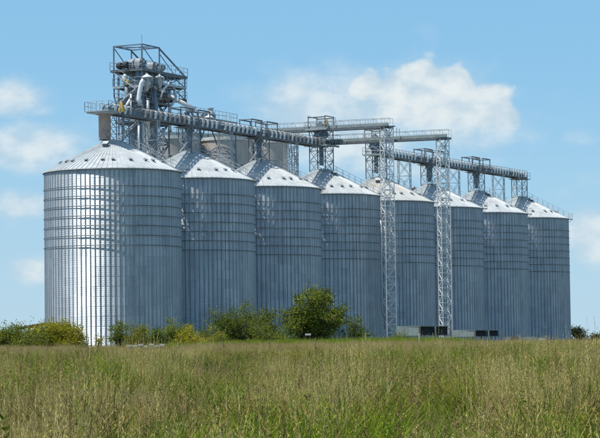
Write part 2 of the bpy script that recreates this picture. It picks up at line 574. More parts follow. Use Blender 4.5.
BM = bin_meshes()
BIN_LABEL = [
    'sunlit silver grain bin at the near left end, the widest in view',
    'second grain bin, just behind the sunlit one beside the tall elevator tower',
    'third grain bin, rising behind the dark green bush',
    'fourth grain bin, behind the leafy tree and below the platform with the yellow motor box',
    'fifth grain bin with a brownish dusty roof top, behind the first white lattice mast',
    'sixth grain bin, behind the thinner lattice mast with the dark open sheds at its foot',
    'seventh grain bin, last but one at the far end of the row',
    'eighth grain bin, at the far end of the row beside the small dark tree',
]
HATCH = {0: -14, 3: 42, 4: -4, 6: 38, 7: 42, 5: -80, 1: -80, 2: -80}
def azrot(deg):                              # azimuth measured from the camera side (-Y), + to the right
    return R_(deg - 90)
def child(name, me, root, rz=0.0, z=0.0):
    o = link(name, me, root)
    o.rotation_euler = (0, 0, rz)
    o.location = (0, 0, z)
    return o
for i in range(8):
    c = bin_c(i)
    root = thing('grain_bin', c, BIN_LABEL[i], 'grain bin', 'round galvanised grain bins in one row')
    nc = 19
    hw = EAVE - GB
    for k in range(nc):
        child('wall_course', BM['course'], root, 0, hw - (k + 1) * COURSE if k < nc else 0)
    child('concrete_base', BM['base'], root)
    # a plinth course closes the wall down to the ground
    for k in range(N_ST):
        child('stiffener', BM['stiff'], root, 2 * pi * (k + 0.5) / N_ST, 0.0)
    zt = hw - 2.18
    for k in range(7):
        child('wind_ring', BM['wind'], root, 0, zt - k * COURSE)
    child('eave_ring', BM['eave'], root)
    rk = 'roof_rusty' if i == 4 else 'roof'
    for k in range(N_RS):
        child('roof_sheet', BM[rk], root, 2 * pi * k / N_RS)
    child('roof_cap', BM['cap'], root)
    for k in range(22):
        v = child('roof_vent', BM['vent'], root, azrot(-172 + 360 / 22 * k + (i * 7) % 10 + 3 * sin(k * 2.1 + i)))
        link('vent_mouth', BM['vent_mouth'], v)
    h = child('roof_hatch', BM['hatch'], root, azrot(HATCH[i]))
    link('hatch_lid', BM['hatch_lid'], h)
    ld = child('roof_ladder', BM['ladder'], root, azrot(78))
    link('handrail', BM['handrail'], ld)
    child('eave_landing', BM['landing'], root, azrot(84))
    if i == 3:
        a = azrot(2)
        rd = Vector((cos(a), sin(a), 0)); td = Vector((-sin(a), cos(a), 0))
        p = c + rd * (RAD + 0.45) + UP * 7.6
        mb = MB().box(p, (0.9, 1.2, 0.9), (rd, td, UP))
        mb.box(p - UP * 0.52, (1.2, 1.5, 0.08), (rd, td, UP))
        wb = part('wall_box', mb, M['galv_dark'], root, label='small dark box on a bracket half way up the wall')

# ------------------------------------------------------------------ lattice towers
def lattice(root, c, z0, z1, wa, wb, A, B, nb, leg_w, br_w, leg_m, br_m, zfrom=None, diag='X', one=None, horiz=True):
    """four legs + braces; c centre (x,y); A,B horizontal unit axes with full widths wa, wb"""
    c = Vector((c[0], c[1], 0))
    cor = [c + A * (sa * wa / 2) + B * (sb * wb / 2) for sa, sb in ((-1, -1), (1, -1), (1, 1), (-1, 1))]
    for p in cor:
        ubar('leg', p + UP * z0, p + UP * z1, leg_w, leg_m, root)
    low = MB()
    n = 0
    for k in range(nb):
        a, b = z0 + (z1 - z0) * k / nb, z0 + (z1 - z0) * (k + 1) / nb
        for s in range(4):
            p, q = cor[s], cor[(s + 1) % 4]
            if one is not None and s not in one and s % 2 == 1 - 0 and diag == 'X': pass
            segs = []
            if horiz: segs.append((p + UP * b, q + UP * b))
            if diag == 'X':
                segs += [(p + UP * a, q + UP * b), (q + UP * a, p + UP * b)]
            else:
                segs.append((p + UP * a, q + UP * b) if (k + s) % 2 else (q + UP * a, p + UP * b))
            for u, w in segs:
                if zfrom is not None and b < zfrom:
                    low.bar(u, w, br_w)
                else:
                    ubar('brace', u, w, br_w, br_m, root); n += 1
    if low.v:
        part('lower_bracing', low, br_m, root, kind='stuff')

def railing(pts, h=1.05, w=0.04, sp=1.4):
    mb = MB()
    for a, b in zip(pts[:-1], pts[1:]):
        a, b = Vector(a), Vector(b)
        for hh in (h, h * 0.52): mb.bar(a + UP * hh, b + UP * hh, w)
        n = max(1, round((b - a).length / sp))
        for k in range(n + 1):
            q = a.lerp(b, k / n)
            mb.bar(q, q + UP * h, w * 1.2)
    return mb

# ------------------------------------------------------------------ conveyor galleries along the ridge of the bins
GZ = E + 29.05                             # gallery floor
def hood_mesh(mat):
    """round-topped hoop: flat strip 0.2 m wide bent over the belt, leaning a little along the row"""
    mb = MB()
    pts = []
    w, hgt = 0.92, 0.62
    pts.append((-w, -0.12)); pts.append((-w, 0.55))
    for k in range(1, 8):
        a = pi * k / 8
        pts.append((-w * cos(a), 0.55 + 0.5 * sin(a)))
    pts.append((w, 0.55)); pts.append((w, -0.12))
    b = len(mb.v)
    t = 0.03
    for (v, z) in pts:
        d = Vector((v, z - 0.4)).normalized() if abs(z) > 0.1 else Vector((1 if v > 0 else -1, 0))
        for off in (0, t):
            for s in (-0.25, 0.25):
                lean = 0.45 * (z)
                P = ND * (v + d.x * off) + UP * (z + d.y * off) + RD * (s + lean)
                mb.v.append(P)
    for k in range(len(pts) - 1):
        q = b + k * 4; r = q + 4
        mb.f += [(q, q + 1, r + 1, r), (q + 2, r + 2, r + 3, q + 3), (q, r, r + 2, q + 2), (q + 1, q + 3, r + 3, r + 1)]
    return mb.mesh('hood_hoop', mat)
HOOD = [hood_mesh(M['hood']), hood_mesh(M['hood_rusty'])]

def gallery(name_label, t0, t1, gantries):
    root = thing('conveyor_gallery', G(t0, 0, GZ), name_label, 'conveyor', 'conveyor galleries over the bin roofs')
    L = t1 - t0
    mb = MB()
    mb.box(G((t0 + t1) / 2, 0, GZ + 0.0), (L, 1.0, 0.06), (RD, ND, UP))
    part('floor', mb, M['galv_dark'], root)
    mb = MB()
    for s in (-0.64, 0.64):
        for k in range(int(L / 0.45)):
            mb.box(G(t0 + 0.2 + k * 0.45, s, GZ), (0.12, 0.26, 0.05), (RD, ND, UP))
    part('grating', mb, M['galv'], root, kind='stuff')
    for s in (-0.8, 0.8):
        ubar('side_beam', G(t0, s, GZ - 0.12), G(t1, s, GZ - 0.12), 0.12, M['galv_dark'], root, h=0.30)
    mb = MB().box(G((t0 + t1) / 2, 0, GZ + 0.30), (L - 0.4, 0.7, 0.50), (RD, ND, UP))
    part('trough', mb, M['steel_blue'], root)
    n = int(L / 1.15)
    for k in range(n):
        t = t0 + 0.6 + k * (L - 1.2) / (n - 1)
        if any(abs(t - g_) < 1.6 for g_ in gantries) and k % 2: continue
        rust = 1 if noise.noise(Vector((t * 0.05 + 3, 0, 0))) > 0.12 and random.random() < 0.75 else 0
        if random.random() < 0.06: continue
        o = link('hood_hoop', HOOD[rust], root)
        o.location = G(t, 0, GZ) - Vector(root.location)
    for s in (-0.82, 0.82):
        rl = railing([G(t0, s, GZ + 0.03), G(t1, s, GZ + 0.03)], 1.0, 0.045, 1.1)
        part('railing', rl, M['galv_dark'], root)
    for g_ in gantries:
        for dt in (-2.2, 2.2):
            mb = MB()
            for s in (0.9, -0.9):
                a, b = G(g_ + dt - 1.45, s, GZ - 0.4), G(g_ + dt + 1.45, s, GZ - 0.4)
                hg = 2.25
                mb.bar(a, a + UP * hg, 0.14); mb.bar(b, b + UP * hg, 0.14)
                mb.bar(a + UP * (hg + 0.06) - RD * 0.07, b + UP * (hg + 0.06) + RD * 0.07, 0.15)
            for tt in (-1.45, 1.45):
                mb.bar(G(g_ + dt + tt, -0.83, GZ - 0.4 + 2.28), G(g_ + dt + tt, 0.83, GZ - 0.4 + 2.28), 0.11)
            part('lifting_frame', mb, M['galv_dark'], root)
        # slide-gate box and spout feeding the bin
        mb = MB()
        mb.box(G(g_, 0, GZ - 0.55), (0.9, 0.9, 0.75), (RD, ND, UP))
        mb.tube([G(g_, 0, GZ - 0.93), G(g_, 0, APEX + 0.0)], [0.42, 0.25], 10)
        part('discharge_spout', mb, M['steel_blue'], root)
    return root
TB = [i * PITCH_M for i in range(8)]
gallery('long conveyor gallery with pale hoops running over the first four bins', TB[0] - 1.4, TB[3] - 0.6, [TB[1], TB[2]])
gallery('shorter conveyor gallery with pale hoops running over the last four bins', TB[4] + 1.3, TB[7] + 1.6, [TB[5], TB[6]])

# supports standing on the roofs
sup = {1: 'second', 2: 'third', 5: 'sixth', 6: 'seventh', 7: 'eighth'}
for i, w in sup.items():
    root = thing('roof_support', G(TB[i], 0, APEX - 0.6), 'short steel support tower on the roof peak of the %s bin' % w, 'support tower', 'support towers on the roof peaks')
    lattice(root, G(TB[i]), APEX - 0.65, GZ - 0.29, 2.3, 1.9, RD, ND, 2, 0.13, 0.06, M['galv_dark'], M['galv'])
    mb = MB().box(G(TB[i], 0, GZ - 0.38), (3.6, 2.6, 0.09), (RD, ND, UP))
    part('platform', mb, M['galv_dark'], root)
    z = GZ - 0.34
    part('railing', railing([G(TB[i] - 1.8, 1.28, z), G(TB[i] + 1.8, 1.28, z)], 1.0, 0.04), M['galv_dark'], root)
# trestles standing in the gaps
tw = ['first', 'second', 'third', 'fifth', 'sixth', 'seventh']
nx = ['second', 'third', 'fourth', 'sixth', 'seventh', 'eighth']
for a, b, t in zip(tw, nx, [TB[0], TB[1], TB[2], TB[4], TB[5], TB[6]]):
    t = t + PITCH_M / 2
    c = G(t)
    root = thing('trestle', (c.x, c.y, GB - 0.2), 'tall slim lattice trestle in the gap between the %s and %s bins' % (a, b), 'trestle', 'lattice trestles between the bins')
    lattice(root, c, GB - 0.2, GZ - 0.28, 0.55, 2.0, RD, ND, 12, 0.10, 0.05, M['galv'], M['galv'], zfrom=20.5)

# ------------------------------------------------------------------ near-end landing with drum and yellow motor on the first bin
root = thing('gallery_end_landing', G(-1.5, 0, GZ), 'round rust-stained drum carrying the railed end landing on the first bin', 'landing')
c = G(-1.1, -0.35, 0)
mb = MB().lathe((c.x, c.y, 0), [(0.74, APEX - 0.4), (0.74, GZ - 0.35), (1.05, GZ - 0.35), (1.05, GZ - 0.2)], 28)
part('drum', mb, M['drum'], root, True)
mb = MB().box(G(-2.2, 0, GZ - 0.10), (2.4, 3.4, 0.12), (RD, ND, UP))
mb.box(G(-2.2, 0, GZ - 0.23), (2.1, 3.1, 0.14), (RD, ND, UP))
part('deck', mb, M['galv'], root)
z = GZ - 0.04
part('railing', railing([G(-1.0, -1.7, z), G(-3.4, -1.7, z), G(-3.4, 1.7, z), G(-1.0, 1.7, z)], 1.1, 0.045, 0.85), M['galv'], root)
cx = G(0.9)
mb = MB()
for s in (-0.9, 0.9):
    mb.bar(G(1.0, s, APEX - 0.5), G(1.0, s, GZ - 0.28), 0.11)
    mb.bar(G(2.4, s, APEX - 1.1), G(2.4, s, GZ - 0.28), 0.11)
for k in range(4):
    z = APEX - 0.4 + k * 0.85
    for s in (-0.9, 0.9):
        mb.bar(G(1.0, s, z), G(2.4, s, z + 0.85), 0.06)
        mb.bar(G(2.4, s, z), G(1.0, s, z + 0.85), 0.06)
    mb.bar(G(1.0, -0.9, z), G(1.0, 0.9, z), 0.06)
part('lattice_frame', mb, M['steel_blue'], root)

def motor_box(p, s, label, base_m=M['galv_dark']):
    """gear motor: body, ribbed barrel, shaft guard"""
    root = thing('drive_motor', p, label, 'motor')
    p = Vector(p)
    mb = MB()
    mb.box(p + UP * s * 0.30, (s * 0.62, s * 0.66, s * 0.6), (RD, ND, UP))
    mb.box(p + UP * s * 0.78, (s * 0.40, s * 0.46, s * 0.34), (RD, ND, UP))
    mb.tube([p + UP * s * 0.95, p + UP * s * 1.32], [s * 0.22, s * 0.16], 14)
    part('gearbox', mb, M['yellow'], root)
    mb = MB().tube([p + UP * s * 0.3 + RD * s * 0.31, p + UP * s * 0.3 + RD * s * 0.62], s * 0.2, 14)
    part('shaft_guard', mb, base_m, root)
    return root
motor_box(G(0.75, 0.9, GZ + 0.04), 0.95, 'yellow drive motor on the railed end landing of the first bin')

# ------------------------------------------------------------------ head towers on bins four and five
def head_tower(i, zdeck, ztop, zlow, lab, w=2.5, deckw=3.5, off=0.0):
    t = TB[i] + off
    root = thing('head_tower', G(t, 0, APEX - 0.6), lab, 'tower', 'head towers where the bridges meet the row')
    lattice(root, G(t), APEX - 0.75, zdeck - 0.08, w, w, RD, ND, 4, 0.15, 0.065, M['galv_dark'], M['galv'])
    for nm, z, ww in (('lower_deck', zlow, deckw + 0.3), ('upper_deck', zdeck, deckw)):
        mb = MB().box(G(t, 0, z), (ww, ww, 0.10), (RD, ND, UP))
        mb.box(G(t, ww / 2 - 0.06, z - 0.13), (ww, 0.1, 0.16), (RD, ND, UP))
        mb.box(G(t - ww / 2 + 0.06, 0, z - 0.13), (0.1, ww - 0.24, 0.16), (RD, ND, UP))
        part(nm, mb, M['galv'] if nm == 'upper_deck' else M['pale'], root)
        h = ww / 2 - 0.05
        zz = z + 0.05
        part('railing', railing([G(t + h, h, zz), G(t - h, h, zz), G(t - h, -h, zz), G(t + h, -h, zz)], 1.0, 0.04, 0.9), M['galv'], root)
    # portal over the deck
    h = w / 2 + 0.1
    for a in (-1, 1):
        for b in (-1, 1):
            ubar('portal_post', G(t + a * h, b * h, zdeck + 0.05), G(t + a * h, b * h, ztop), 0.13, M['galv_dark'], root)
        ubar('portal_beam', G(t + a * h, -h, ztop), G(t + a * h, h, ztop), 0.15, M['galv_dark'], root)
        ubar('portal_beam', G(t - h - 0.1, a * h, ztop + 0.13), G(t + h + 0.1, a * h, ztop + 0.13), 0.12, M['galv_dark'], root)
    # hopper and transfer box under the deck
    mb = MB()
    mb.box(G(t, 0, zdeck - 0.75), (1.5, 1.5, 0.8), (RD, ND, UP))
    mb.tube([G(t, 0, zdeck - 1.16), G(t, 0, zlow + 0.06)], [0.7, 0.3], 12)
    mb.tube([G(t, 0, zlow - 0.06), G(t, 0, APEX + 0.2)], [0.32, 0.32], 12)
    part('transfer_hopper', mb, M['steel_blue'], root)
    mb = MB().box(G(t + 0.5, -0.4, zdeck + 0.5), (0.8, 0.8, 0.85), (RD, ND, UP))
    mb.tube([G(t + 0.5, -0.4, zdeck + 0.93), G(t + 0.5, -0.4, zdeck + 1.25)], [0.28, 0.2], 10)
    part('drive_housing', mb, M['galv_dark'], root)
    return root
head_tower(3, E + 31.35, E + 33.0, E + 29.0, 'head tower with portal frame and yellow motor on the fourth bin', 2.5, 3.5)
motor_box(G(TB[3] - 0.5, 1.1, E + 31.42), 1.0, 'yellow drive motor on the head tower of the fourth bin')
head_tower(4, E + 31.0, E + 32.6, E + 28.95, 'head tower with portal frame on the brownish roof of the fifth bin', 2.3, 2.8, -0.6)

# ------------------------------------------------------------------ lattice masts and bridges
def mast(px_l, px_r, Z, ztop, lab, twist):
    w = (px_r - px_l) / F * Z / 1.0
    c = W((px_l + px_r) / 2, 250, Z)
    A = Vector((cos(twist), sin(twist), 0)); B = Vector((-sin(twist), cos(twist), 0))
    ww = w / (abs(cos(twist)) + abs(sin(twist)))
    root = thing('lattice_mast', (c.x, c.y, GB - 0.3), lab, 'mast', 'pale lattice masts carrying the bridges')
    # bottoms lean with the camera roll only: the mast itself is plumb
    lattice(root, c, GB - 0.3, ztop, ww, ww, A, B, 28, 0.125, 0.09, M['white'], M['white'], diag='Z')
    mb = MB().box((c.x, c.y, ztop + 0.06), (ww + 0.5, ww + 0.5, 0.1), (A, B, UP))
    part('head_plate', mb, M['galv_dark'], root)
    mb = MB()
    mb.box((c.x, c.y, GB - 0.1), (ww + 0.7, ww + 0.7, 0.7), (A, B, UP))
    part('footing', mb, M['slab'], root)
    return root, c, ww
mA, cA, wA = mast(381.8, 395, 319.5, E + 31.15, 'nearer pale lattice mast with a white pipe beside it', R_(22))
mB, cB, wB = mast(438.2, 450.6, 319.0, E + 29.35, 'thinner pale lattice mast right of the two, behind the open sheds', R_(20))
# white pipe down the first mast
pp = cA + Vector((-wA * 0.72, -0.4, 0))
mb = MB().tube([Vector((pp.x, pp.y, E + 18.0)), Vector((pp.x, pp.y, E + 5.6)), Vector((pp.x + 0.25, pp.y + 0.1, E + 4.6)), Vector((pp.x + 0.75, pp.y + 0.3, E + 3.8))], 0.15, 12)
o = part('drop_pipe', mb, M['galv'], mA, True)

def bridge(p, q, zf, lab, extra=None, hgt=1.15):
    a, b = Vector((p.x, p.y, zf)), Vector((q.x, q.y, zf))
    d = (b - a).normalized(); s = Vector((d.y, -d.x, 0))
    root = thing('conveyor_bridge', a, lab, 'bridge', 'slim conveyor bridges crossing to the masts')
    mid = (a + b) / 2; L = (b - a).length
    mb = MB().box(mid - UP * 0.02, (L, 1.2, 0.06), (d, s, UP))
    part('floor', mb, M['galv'], root)
    for k in (-0.62, 0.62):
        ubar('side_beam', a + s * k - UP * 0.08, b + s * k - UP * 0.08, 0.07, M['galv_dark'] if k > 0 else M['galv'], root, h=0.26)
        ubar('top_chord', a + s * k + UP * hgt, b + s * k + UP * hgt, 0.06, M['galv'], root)
        ubar('mid_rail', a + s * k + UP * hgt * .5, b + s * k + UP * hgt * .5, 0.035, M['galv'], root)
    n = round(L / 1.25)
    for k in range(n + 1):
        u = a.lerp(b, k / n)
        for kk in (-0.62, 0.62):
            ubar('post', u + s * kk, u + s * kk + UP * (hgt if k % 9 else hgt * 1.5), 0.045 if k % 9 else 0.09, M['galv'], root)
            if k < n and kk > 0:
                w_ = a.lerp(b, (k + 1) / n)
                p1, p2 = (u, w_) if k % 2 else (w_, u)
                ubar('brace', p1 + s * kk, p2 + s * kk + UP * hgt, 0.03, M['galv'], root)
    mb = MB().box(mid + UP * 0.33 - d * 0.0, (L - 1.0, 0.42, 0.42), (d, s, UP))
    part('conveyor_trough', mb, M['pale'], root)
    return root
# upper bridge: from behind the third bin over the fourth to the first mast
pl = W(262, 132.3, 326.3); pr = W(391.5, 126, 319.2)
bridge(pl, pr, E + 31.2, 'upper conveyor bridge ending on the nearer mast')
pl = W(322, 143, 325.6); pr = W(450, 137, 318.8)
bridge(pl, pr, E + 29.45, 'lower, longer conveyor bridge ending on the thinner mast')

# ------------------------------------------------------------------ elevator tower behind the first two bins
NC = W(142, 60, 300.0); NC.z = 0
def T(t, v, z):
    """tower coordinates from its near corner: t along the row, v across (towards the camera), z above the eye"""
    p = NC + RD * t + ND * v
    return Vector((p.x, p.y, E + z))
def elevator_tower():
    root = thing('elevator_tower', T(2, -2, 0) - UP * (E - GB + 0), 'tall open steel elevator tower with a slanted right side behind the first two bins', 'tower')
    root.location = (T(2, -2, 0).x, T(2, -2, 0).y, GB)
    m = M['steel_blue']; g = M['galv_dark']
    gb = GB - E
    WX = 4.4
    def col(t, v, z0, z1, w=0.20, mm=m): ubar('column', T(t, v, z0), T(t, v, z1), w, mm, root)
    def beam(a, b, w=0.16, mm=m): ubar('beam', T(*a), T(*b), w, mm, root)
    def br(a, b, w=0.09, mm=m): ubar('brace', T(*a), T(*b), w, mm, root)
    # main legs down to the ground
    for (t, v) in ((0, 0), (0, -3.7), (6.7, 0), (6.7, -3.7)):
        col(t, v, gb - 0.3, 37.4, 0.24)
    col(3.4, 0, gb - 0.3, 34.0, 0.16); col(3.4, -3.7, gb - 0.3, 34.0, 0.16)
    # outer upper frame
    col(0, -WX, 34.0, 40.7, 0.2); col(0, 0, 37.5, 40.7, 0.22)
    col(4.4, 0, 37.5, 40.7, 0.2); col(4.4, -WX, 37.5, 40.7, 0.18)
    col(11.0, 0, 34.2, 37.4, 0.18); col(11.0, -WX, 34.2, 37.4, 0.16)
    # roof frame
    beam((0, -WX - .1, 40.7), (0, 0.1, 40.7)); beam((4.4, -WX, 40.7), (4.4, 0, 40.7))
    beam((0, 0, 40.7), (4.4, 0, 40.7)); beam((0, -WX, 40.7), (4.4, -WX, 40.7))
    beam((2.2, -WX, 40.68), (2.2, 0, 40.68), 0.12)
    br((0, -WX, 40.66), (4.4, 0, 40.66)); 
    for v in (0, -WX):
        beam((4.4, v, 40.6), (11.0, v, 37.5), 0.17)
        br((0.2, v, 40.4), (4.4, v, 37.6))
    br((4.4, 0, 39.9), (8.0, 0, 37.6), 0.08)
    # slanting knee braces under the outer frame
    beam((0, -WX, 34.0), (0, -3.7, 32.0), 0.14)
    for v in (0, -WX): beam((11.0, v, 34.2), (14.0, v, 31.6), 0.22)
    # floors
    def floor(nm, t0, t1, v0, v1, z, mm=g):
        mb = MB().box(T((t0 + t1) / 2, (v0 + v1) / 2, z), (t1 - t0, v1 - v0, 0.07), (RD, ND, UP))
        for v in (v0 + .07, v1 - .07): mb.box(T((t0 + t1) / 2, v, z - 0.16), (t1 - t0, 0.1, 0.24), (RD, ND, UP))
        for t in (t0 + .07, t1 - .07): mb.box(T(t, (v0 + v1) / 2, z - 0.16), (0.1, v1 - v0 - 0.24, 0.24), (RD, ND, UP))
        part('floor', mb, mm, root)
        part('railing', railing([T(t1, v1, z + .04), T(t0, v1, z + .04), T(t0, v0, z + .04), T(t1, v0, z + .04), T(t1, v1, z + .04)], 1.05, 0.045, 1.1), M['galv'], root)
    floor('f', -0.5, 11.2, -4.7, 0.35, 37.45)
    floor('f', -0.2, 4.6, -4.5, 0.1, 35.3, M['galv'])
    floor('f', 4.9, 11.1, -4.5, 0.25, 36.0, M['galv'])
    floor('f', 4.9, 11.1, -4.5, 0.25, 34.3, M['brown'])
    floor('f', -0.2, 7.0, -4.2, 0.1, 33.3)
    floor('f', -0.2, 7.0, -4.2, 0.1, 30.6)
    # bracing of the lower body
    for z0, z1 in ((30.6, 33.3), (27.8, 30.6), (25.0, 27.8), (22.0, 25.0), (19.0, 22.0)):
        for v in (0, -3.7):
            for a, b in ((0, 3.4), (3.4, 6.7)):
                br((a, v, z0), (b, v, z1), 0.1); br((b, v, z0), (a, v, z1), 0.1)
            beam((0, v, z0), (6.7, v, z0), 0.14)
        for t in (0, 6.7):
            br((t, -3.7, z0), (t, 0, z1), 0.1); br((t, 0, z0), (t, -3.7, z1), 0.1)
            beam((t, -3.7, z0), (t, 0, z0), 0.14)
    for z0, z1 in ((34.3, 36.0), (36.0, 37.4)):
        br((6.7, 0, z0), (11.0, 0, z1), 0.1); br((11.0, 0, z0), (6.7, 0, z1), 0.1)
    br((0, -WX, 37.3), (0, 0, 35.4), 0.07); br((0, -WX, 35.3), (0, -0.2, 33.4), 0.07)
    low = MB()
    for k in range(6):
        z0 = gb + k * (19 - gb) / 6; z1 = gb + (k + 1) * (19 - gb) / 6
        for v in (0, -3.7):
            low.bar(T(0, v, z0), T(6.7, v, z1), 0.1)
        for t in (0, 6.7): low.bar(T(t, -3.7, z0), T(t, 0, z1), 0.1)
    part('lower_bracing', low, m, root, kind='stuff')
    # short aerial on the roof frame
    mb = MB().bar(T(0, 0, 40.8), T(0, 0, 42.0), 0.05)
    part('aerial', mb, g, root)
elevator_tower()

def bucket_elevator(t, v, ztop, lab, mat, w=0.6, gap=0.8, s=1.0):
    root = thing('bucket_elevator', (T(t, v, 0).x, T(t, v, 0).y, GB), lab, 'bucket elevator', 'bucket elevators inside the tower')
    for k in (-gap / 2 - w / 2 + 0.1, gap / 2 + w / 2 - 0.1):
        mb = MB().box(T(t + k, v, (ztop + GB - E) / 2), (w, w, ztop - GB + E), (RD, ND, UP))
        part('casing', mb, mat, root)
    # boot at the ground
    mb = MB().box(T(t, v, GB - E + 0.7), (2.0, 0.9, 1.6), (RD, ND, UP)); part('boot', mb, mat, root)
    # round head
    b = MB(); n = 12; hw = 0.5 * w + 0.15
    ring = [(-0.95 * s, ztop)] + [(-0.95 * s * cos(pi * k / n), ztop + 0.5 * s + 0.95 * s * sin(pi * k / n)) for k in range(n + 1)] + [(0.95 * s, ztop), ]
    for vv in (-hw, hw):
        for (tt, zz) in ring: b.v.append(T(t + tt, v + vv, zz))
    m_ = len(ring)
    for k in range(m_ - 1): b.f.append((k, k + 1, m_ + k + 1, m_ + k))
    b.f.append(tuple(range(m_))); b.f.append(tuple(range(m_, 2 * m_))[::-1])
    part('head', b, M['headgrey'], root)
    mb = MB().tube([T(t, v + hw, ztop + 0.5), T(t, v + hw + 0.45, ztop + 0.5)], 0.25, 12)
    part('head_motor', mb, M['galv_dark'], root)
    mb = MB().box(T(t + 1.05 * s, v, ztop - 0.4), (0.5, 0.7, 0.9), (RD, ND, UP))
    part('head_chute', mb, M['galv'], root)
bucket_elevator(0.95, -0.9, 37.9, 'bucket elevator with a round grey head on the top floor, near the middle post', M['steel_blue'], 0.55, 0.6, 0.8)
bucket_elevator(2.6, -3.0, 38.0, 'bucket elevator with a paler head, furthest back on the top floor', M['galv'], 0.5, 0.6, 0.85)
bucket_elevator(4.6, -1.2, 37.9, 'bucket elevator under the sloping roof beam of the tower', M['galv'], 0.5, 0.5, 0.7)

def gearing(t, v, z, lab):
    root = thing('drive_unit', T(t, v, z), lab, 'motor', 'dark drive units on the top floor')
    mb = MB().box(T(t, v, z + 0.35), (0.9, 0.5, 0.5), (RD, ND, UP)); part('gearbox', mb, M['galv_dark'], root)
    mb = MB().tube([T(t - 0.45, v, z + 0.75), T(t + 0.6, v, z + 0.75)], 0.27, 12); part('motor_barrel', mb, M['steel_blue'], root)
    mb = MB().tube([T(t - 0.5, v - 0.3, z + 0.5), T(t - 0.5, v + 0.3, z + 0.5)], 0.42, 14); part('belt_guard', mb, M['dark'], root)
gearing(-0.1, -2.2, 37.5, 'dark drive unit by the left edge of the tower top floor')
gearing(0.3, -3.4, 37.5, 'second dark drive unit, behind the first on the top floor')

# cyclones with conical hats
def cyclone(p, s, lab, mat=M['white']):
    p = Vector(p)
    root = thing('dust_cyclone', p, lab, 'cyclone', 'white cyclones with conical hats')
    mb = MB().lathe(p, [(0.0, 0.95 * s), (0.18 * s, 0.92 * s), (0.18 * s, 0.75 * s), (0.95 * s, 0.28 * s), (0.95 * s, 0.2 * s), (0.3 * s, 0.25 * s)], 24)
    part('hat', mb, mat, root, False)
    mb = MB().lathe(p, [(0.62 * s, 0.24 * s), (0.62 * s, -0.75 * s), (0.18 * s, -1.9 * s), (0.0, -1.9 * s)], 24)
    part('body', mb, M['galv'], root, True)
    mb = MB().tube([p + Vector((0.1, 0, 0.0)) * s, p + ND * 0.9 * s - UP * 0.1 * s], 0.25 * s, 10)
    part('inlet', mb, M['galv'], root)
    for k in range(3):
        a = 2 * pi * k / 3
        q = p + Vector((cos(a), sin(a), 0)) * 0.63 * s
        ubar('leg', q - UP * 0.2 * s, q - UP * 2.0 * s, 0.07, M['galv_dark'], root)
cyclone(W(147, 79, 298.6) , 0.85, 'white hatted cyclone in front of the middle post of the tower')
cyclone(W(159.5, 79, 302.0), 0.75, 'smaller hatted cyclone right of the middle post of the tower')
cyclone(W(209, 119, 306.0), 0.72, 'white hatted cyclone under the low side platform beside the tower', M['white'])

def spout(pts, r, lab, mat, n=12):
    pts = [Vector(p) for p in pts]
    root = thing('spout_pipe', pts[0], lab, 'pipe', 'pale spouts and pipes of the elevator tower')
    mb = MB().tube(pts, r, n); part('pipe', mb, mat, root, True)
    for q, w in ((pts[0], pts[1]), (pts[-1], pts[-2])):
        d = (w - q).normalized()
        mb = MB().tube([q + d * 0.02, q + d * 0.14], r * 1.35, n)
        part('flange', mb, M['galv_dark'], root)
spout([W(144.5, 78, 297.6), W(141.5, 83, 297.6), W(139.5, 92, 297.6), W(138.5, 99, 297.5), W(140.5, 105, 297.4)], 0.30, 'fat white curved duct dropping from the hatted cyclone', M['white'])
spout([W(167, 94.5, 304), W(181, 102, 304), W(195, 109.5, 304)], 0.30, 'straight pale spout sloping down to the right out of the tower', M['hood'])
spout([W(152, 86, 302), W(166, 92, 303.5)], 0.22, 'short pale spout high up beside the cyclones', M['hood'])
spout([W(151, 80, 300.5), W(146, 86, 300.3), W(144, 92, 300.2)], 0.25, 'short grey spout under the second cyclone', M['galv'])
spout([W(131, 92, 299.5), W(131, 106, 299.5), W(131, 122, 299.5)], 0.13, 'thin white upright pipe left of the curved duct', M['white'])
spout([W(154, 90, 301), W(156, 104, 301), W(156, 120, 301)], 0.28, 'wide blue-grey upright pipe in the middle of the tower', M['steel_blue'])
spout([W(127, 84, 301), W(127, 98, 301), W(124, 106, 301)], 0.34, 'blue-grey upright duct on the left side of the tower', M['steel_blue'])
spout([W(187, 112, 299), W(188, 130, 299), W(187, 150, 299)], 0.3, 'dark blue-grey downpipe just left of the second bin peak', M['steel_blue'])
spout([W(163, 128, 299), W(163, 150, 299)], 0.12, 'thin grey upright pipe below the gallery between bins one and two', M['galv'])
spout([W(138.8, 124, 295), W(138.8, 150, 295)], 0.14, 'thin white upright pipe below the gallery above the first bin roof', M['white'])
spout([W(136, 74, 301), W(136, 88, 301), W(135, 104, 301), W(135, 124, 301)], 0.26, 'blue-grey pipe running down left of the curved white duct', M['steel_blue'])
spout([W(121, 98, 301.5), W(123, 112, 301.5), W(123, 134, 301.5)], 0.22, 'grey pipe low on the left side of the tower under the gallery', M['galv'])
spout([W(148, 98, 299), W(148, 112, 299), W(149, 140, 299)], 0.2, 'wide pale grey pipe low in the tower behind the gallery', M['galv'])
spout([W(170, 82, 302.5), W(163, 90, 302), W(160, 99, 301.5)], 0.16, 'pale short spout crossing leftwards right of the cyclones', M['hood'])
spout([W(174, 88, 303), W(176, 98, 303), W(170, 108, 302.5), W(170, 132, 302)], 0.20, 'bent grey pipe at the right side of the tower', M['galv'])
spout([W(131, 98, 298.8), W(126, 106, 298.8), W(126, 120, 298.8)], 0.18, 'bent pale pipe behind the gallery start', M['hood'])
